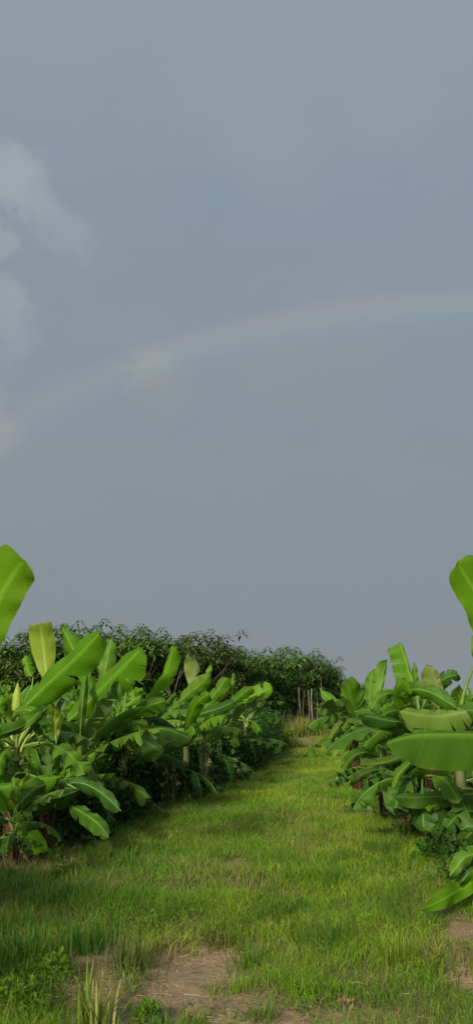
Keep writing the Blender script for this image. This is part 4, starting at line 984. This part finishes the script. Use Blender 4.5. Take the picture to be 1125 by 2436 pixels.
w = bpy.data.worlds.new('World'); scn.world = w; w.use_nodes = True
nt = w.node_tree; nt.nodes.clear(); lk = nt.links
sky = N(nt, 'ShaderNodeTexSky', sky_type='NISHITA'); sky.sun_disc = False; sky.sun_elevation = R(SUN_EL); sky.sun_rotation = R(SUN_AZ)
sky.dust_density = 2
tc = N(nt, 'ShaderNodeTexCoord'); D = tc.outputs['Generated']
sep = N(nt, 'ShaderNodeSeparateXYZ'); lk.new(D, sep.inputs[0])
def wnoise(scale, det, rough=.5, stretch=(1, 1, 1)):
    mp = N(nt, 'ShaderNodeMapping'); mp.inputs['Scale'].default_value = stretch; lk.new(D, mp.inputs[0])
    n_ = N(nt, 'ShaderNodeTexNoise'); n_.inputs['Scale'].default_value = scale; n_.inputs['Detail'].default_value = det; n_.inputs['Roughness'].default_value = rough
    lk.new(mp.outputs[0], n_.inputs['Vector']); return n_
def S_(c): return tuple(((v/255)/12.92 if v/255 <= .04045 else ((v/255+.055)/1.055)**2.4)*10 for v in c)   # display colour -> radiance at strength 0.1
elv = math_(nt, 'ARCSINE', sep.outputs[2]); elv = math_(nt, 'MULTIPLY', elv, 180/math.pi/60, True)   # 0..60 deg
base = ramp(nt, elv, [(0, S_((134, 142, 148))), (.10, S_((135, 144, 151))), (.30, S_((133, 148, 159))), (.52, S_((136, 151, 164))), (.70, S_((146, 157, 167))), (1, S_((152, 163, 172)))])
nA = wnoise(2.2, 3, .5, (1, 1, 1.6)); base = mixc(nt, math_(nt, 'MULTIPLY', math_(nt, 'SUBTRACT', nA.outputs[0], .42), 2.2, True), base, mixc(nt, .5, base, S_((148, 153, 160))))
nB = wnoise(5, 5, .55, (1, 1, 2)); base = mixc(nt, math_(nt, 'MULTIPLY', math_(nt, 'SUBTRACT', nB.outputs[0], .5), 1.2, True), base, mixc(nt, .6, base, S_((122, 136, 148))))
# cloud puffs: direction warped by noise, soft discs
nW = wnoise(8, 8, .68); vm = N(nt, 'ShaderNodeVectorMath', operation='SUBTRACT'); lk.new(nW.outputs[1], vm.inputs[0]); vm.inputs[1].default_value = (.5, .5, .5)
vs = N(nt, 'ShaderNodeVectorMath', operation='SCALE'); lk.new(vm.outputs[0], vs.inputs[0]); vs.inputs['Scale'].default_value = .14
va = N(nt, 'ShaderNodeVectorMath', operation='ADD'); lk.new(D, va.inputs[0]); lk.new(vs.outputs[0], va.inputs[1])
vn = N(nt, 'ShaderNodeVectorMath', operation='NORMALIZE'); lk.new(va.outputs[0], vn.inputs[0])
def angle_to(vec, d):
    dt = N(nt, 'ShaderNodeVectorMath', operation='DOT_PRODUCT'); lk.new(vec, dt.inputs[0]); dt.inputs[1].default_value = d
    return math_(nt, 'MULTIPLY', math_(nt, 'ARCCOSINE', math_(nt, 'MINIMUM', dt.outputs['Value'], 1.0)), 180/math.pi)
def puff(px, py, rad, amt, col, soft=.6):
    global base
    a_ = angle_to(vn.outputs[0], tuple(ray(px, py).normalized()))
    f_ = math_(nt, 'MULTIPLY', math_(nt, 'SUBTRACT', rad*(1+soft/2), a_), 1/(rad*soft), True)
    sm = N(nt, 'ShaderNodeMapRange', interpolation_type='SMOOTHERSTEP'); lk.new(f_, sm.inputs[0])
    base = mixc(nt, math_(nt, 'MULTIPLY', sm.outputs[0], amt), base, S_(col))
for q in [(20, 405, 1.6, .6, (163, 172, 177), 1.1), (70, 440, 1.5, .5, (160, 169, 175), 1.2), (120, 510, 1.5, .5, (154, 165, 172), 1.0), (165, 560, 1.2, .35, (148, 160, 168), 1.3), (-15, 570, 1.3, .6, (158, 167, 172), .9),
          (5, 745, 1.7, .6, (160, 167, 174), 1.0), (55, 785, 1.5, .4, (156, 164, 172), 1.1), (20, 820, 1.8, .45, (150, 159, 168), 1.0), (60, 800, 1.5, .2, (147, 157, 168), 1.3), (-20, 880, 2.2, .35, (142, 152, 162), 1.3), (0, 1015, 1.5, .75, (152, 156, 158), 1.2),
          (362, 876, 1.3, .5, (156, 160, 162), 1.5), (400, 925, 1.9, .5, (145, 152, 156), 1.2), (450, 900, 1.3, .35, (145, 151, 154), 1.2), (340, 930, 1.1, .3, (143, 149, 153), 1.2),
          (650, 290, 3.2, .35, (148, 157, 167), 1.5), (520, 180, 2.2, .35, (150, 158, 169), 1.5), (800, 830, 4.0, .3, (146, 150, 158), 1.5), (930, 230, 2.5, .3, (150, 158, 168), 1.5), (640, 830, 2.2, .25, (146, 152, 158), 1.5)]:
    puff(*q)
# rainbow: circle fitted to the photograph, centred on the antisolar side
pts = [tuple(ray(*q).normalized()) for q in [(1125, 738), (900, 742), (700, 775), (560, 810), (400, 858), (250, 905), (120, 965)]]
A = np.array(pts); s_ = np.linalg.lstsq(A, np.ones(len(A)), rcond=None)[0]; cen_ = s_/np.linalg.norm(s_); rad_ = math.degrees(math.acos(1/np.linalg.norm(s_)))
print('rainbow radius', rad_, 'antisolar el', math.degrees(math.asin(cen_[2])), 'az', math.degrees(math.atan2(cen_[0], cen_[1])))
ra = angle_to(D, tuple(cen_))
u = math_(nt, 'ADD', math_(nt, 'MULTIPLY', math_(nt, 'SUBTRACT', ra, rad_), 1/2.9), .5, True)
bow = ramp(nt, u, [(0, (0, 0, 0)), (.22, (.05, .12, .20)), (.40, (.20, .34, .18)), (.58, (.52, .44, .14)), (.76, (.60, .22, .16)), (1, (0, 0, 0))])
fade = math_(nt, 'MULTIPLY', math_(nt, 'ADD', sep.outputs[0], .42), 2.8, True)
base2 = mixc(nt, math_(nt, 'MULTIPLY', fade, .68), base, mixc(nt, 1.0, base, bow, 'ADD'))
ins = math_(nt, 'MULTIPLY', math_(nt, 'SUBTRACT', rad_, ra), .25, True)
base2 = mixc(nt, math_(nt, 'MULTIPLY', ins, .25), base2, S_((140, 146, 152)))
# storm cloud deck covers the side in front of the camera; behind it the sky is clear
cover = math_(nt, 'MULTIPLY', math_(nt, 'ADD', sep.outputs[1], .35), 2.0, True)
fin = mixc(nt, cover, sky.outputs[0], base2)
bg = N(nt, 'ShaderNodeBackground'); lk.new(fin, bg.inputs[0]); bg.inputs[1].default_value = .1
ow = N(nt, 'ShaderNodeOutputWorld'); lk.new(bg.outputs[0], ow.inputs[0])

scn.view_settings.view_transform = 'Standard'; scn.view_settings.look = 'None'; scn.view_settings.exposure = 0; scn.view_settings.gamma = 1
scn.render.engine = 'CYCLES'

import re
for o in bpy.data.objects:
    if 'label' in o and len(re.findall(r"[A-Za-z0-9]+", o['label'])) > 16: print('LONG', o.name, o['label'])
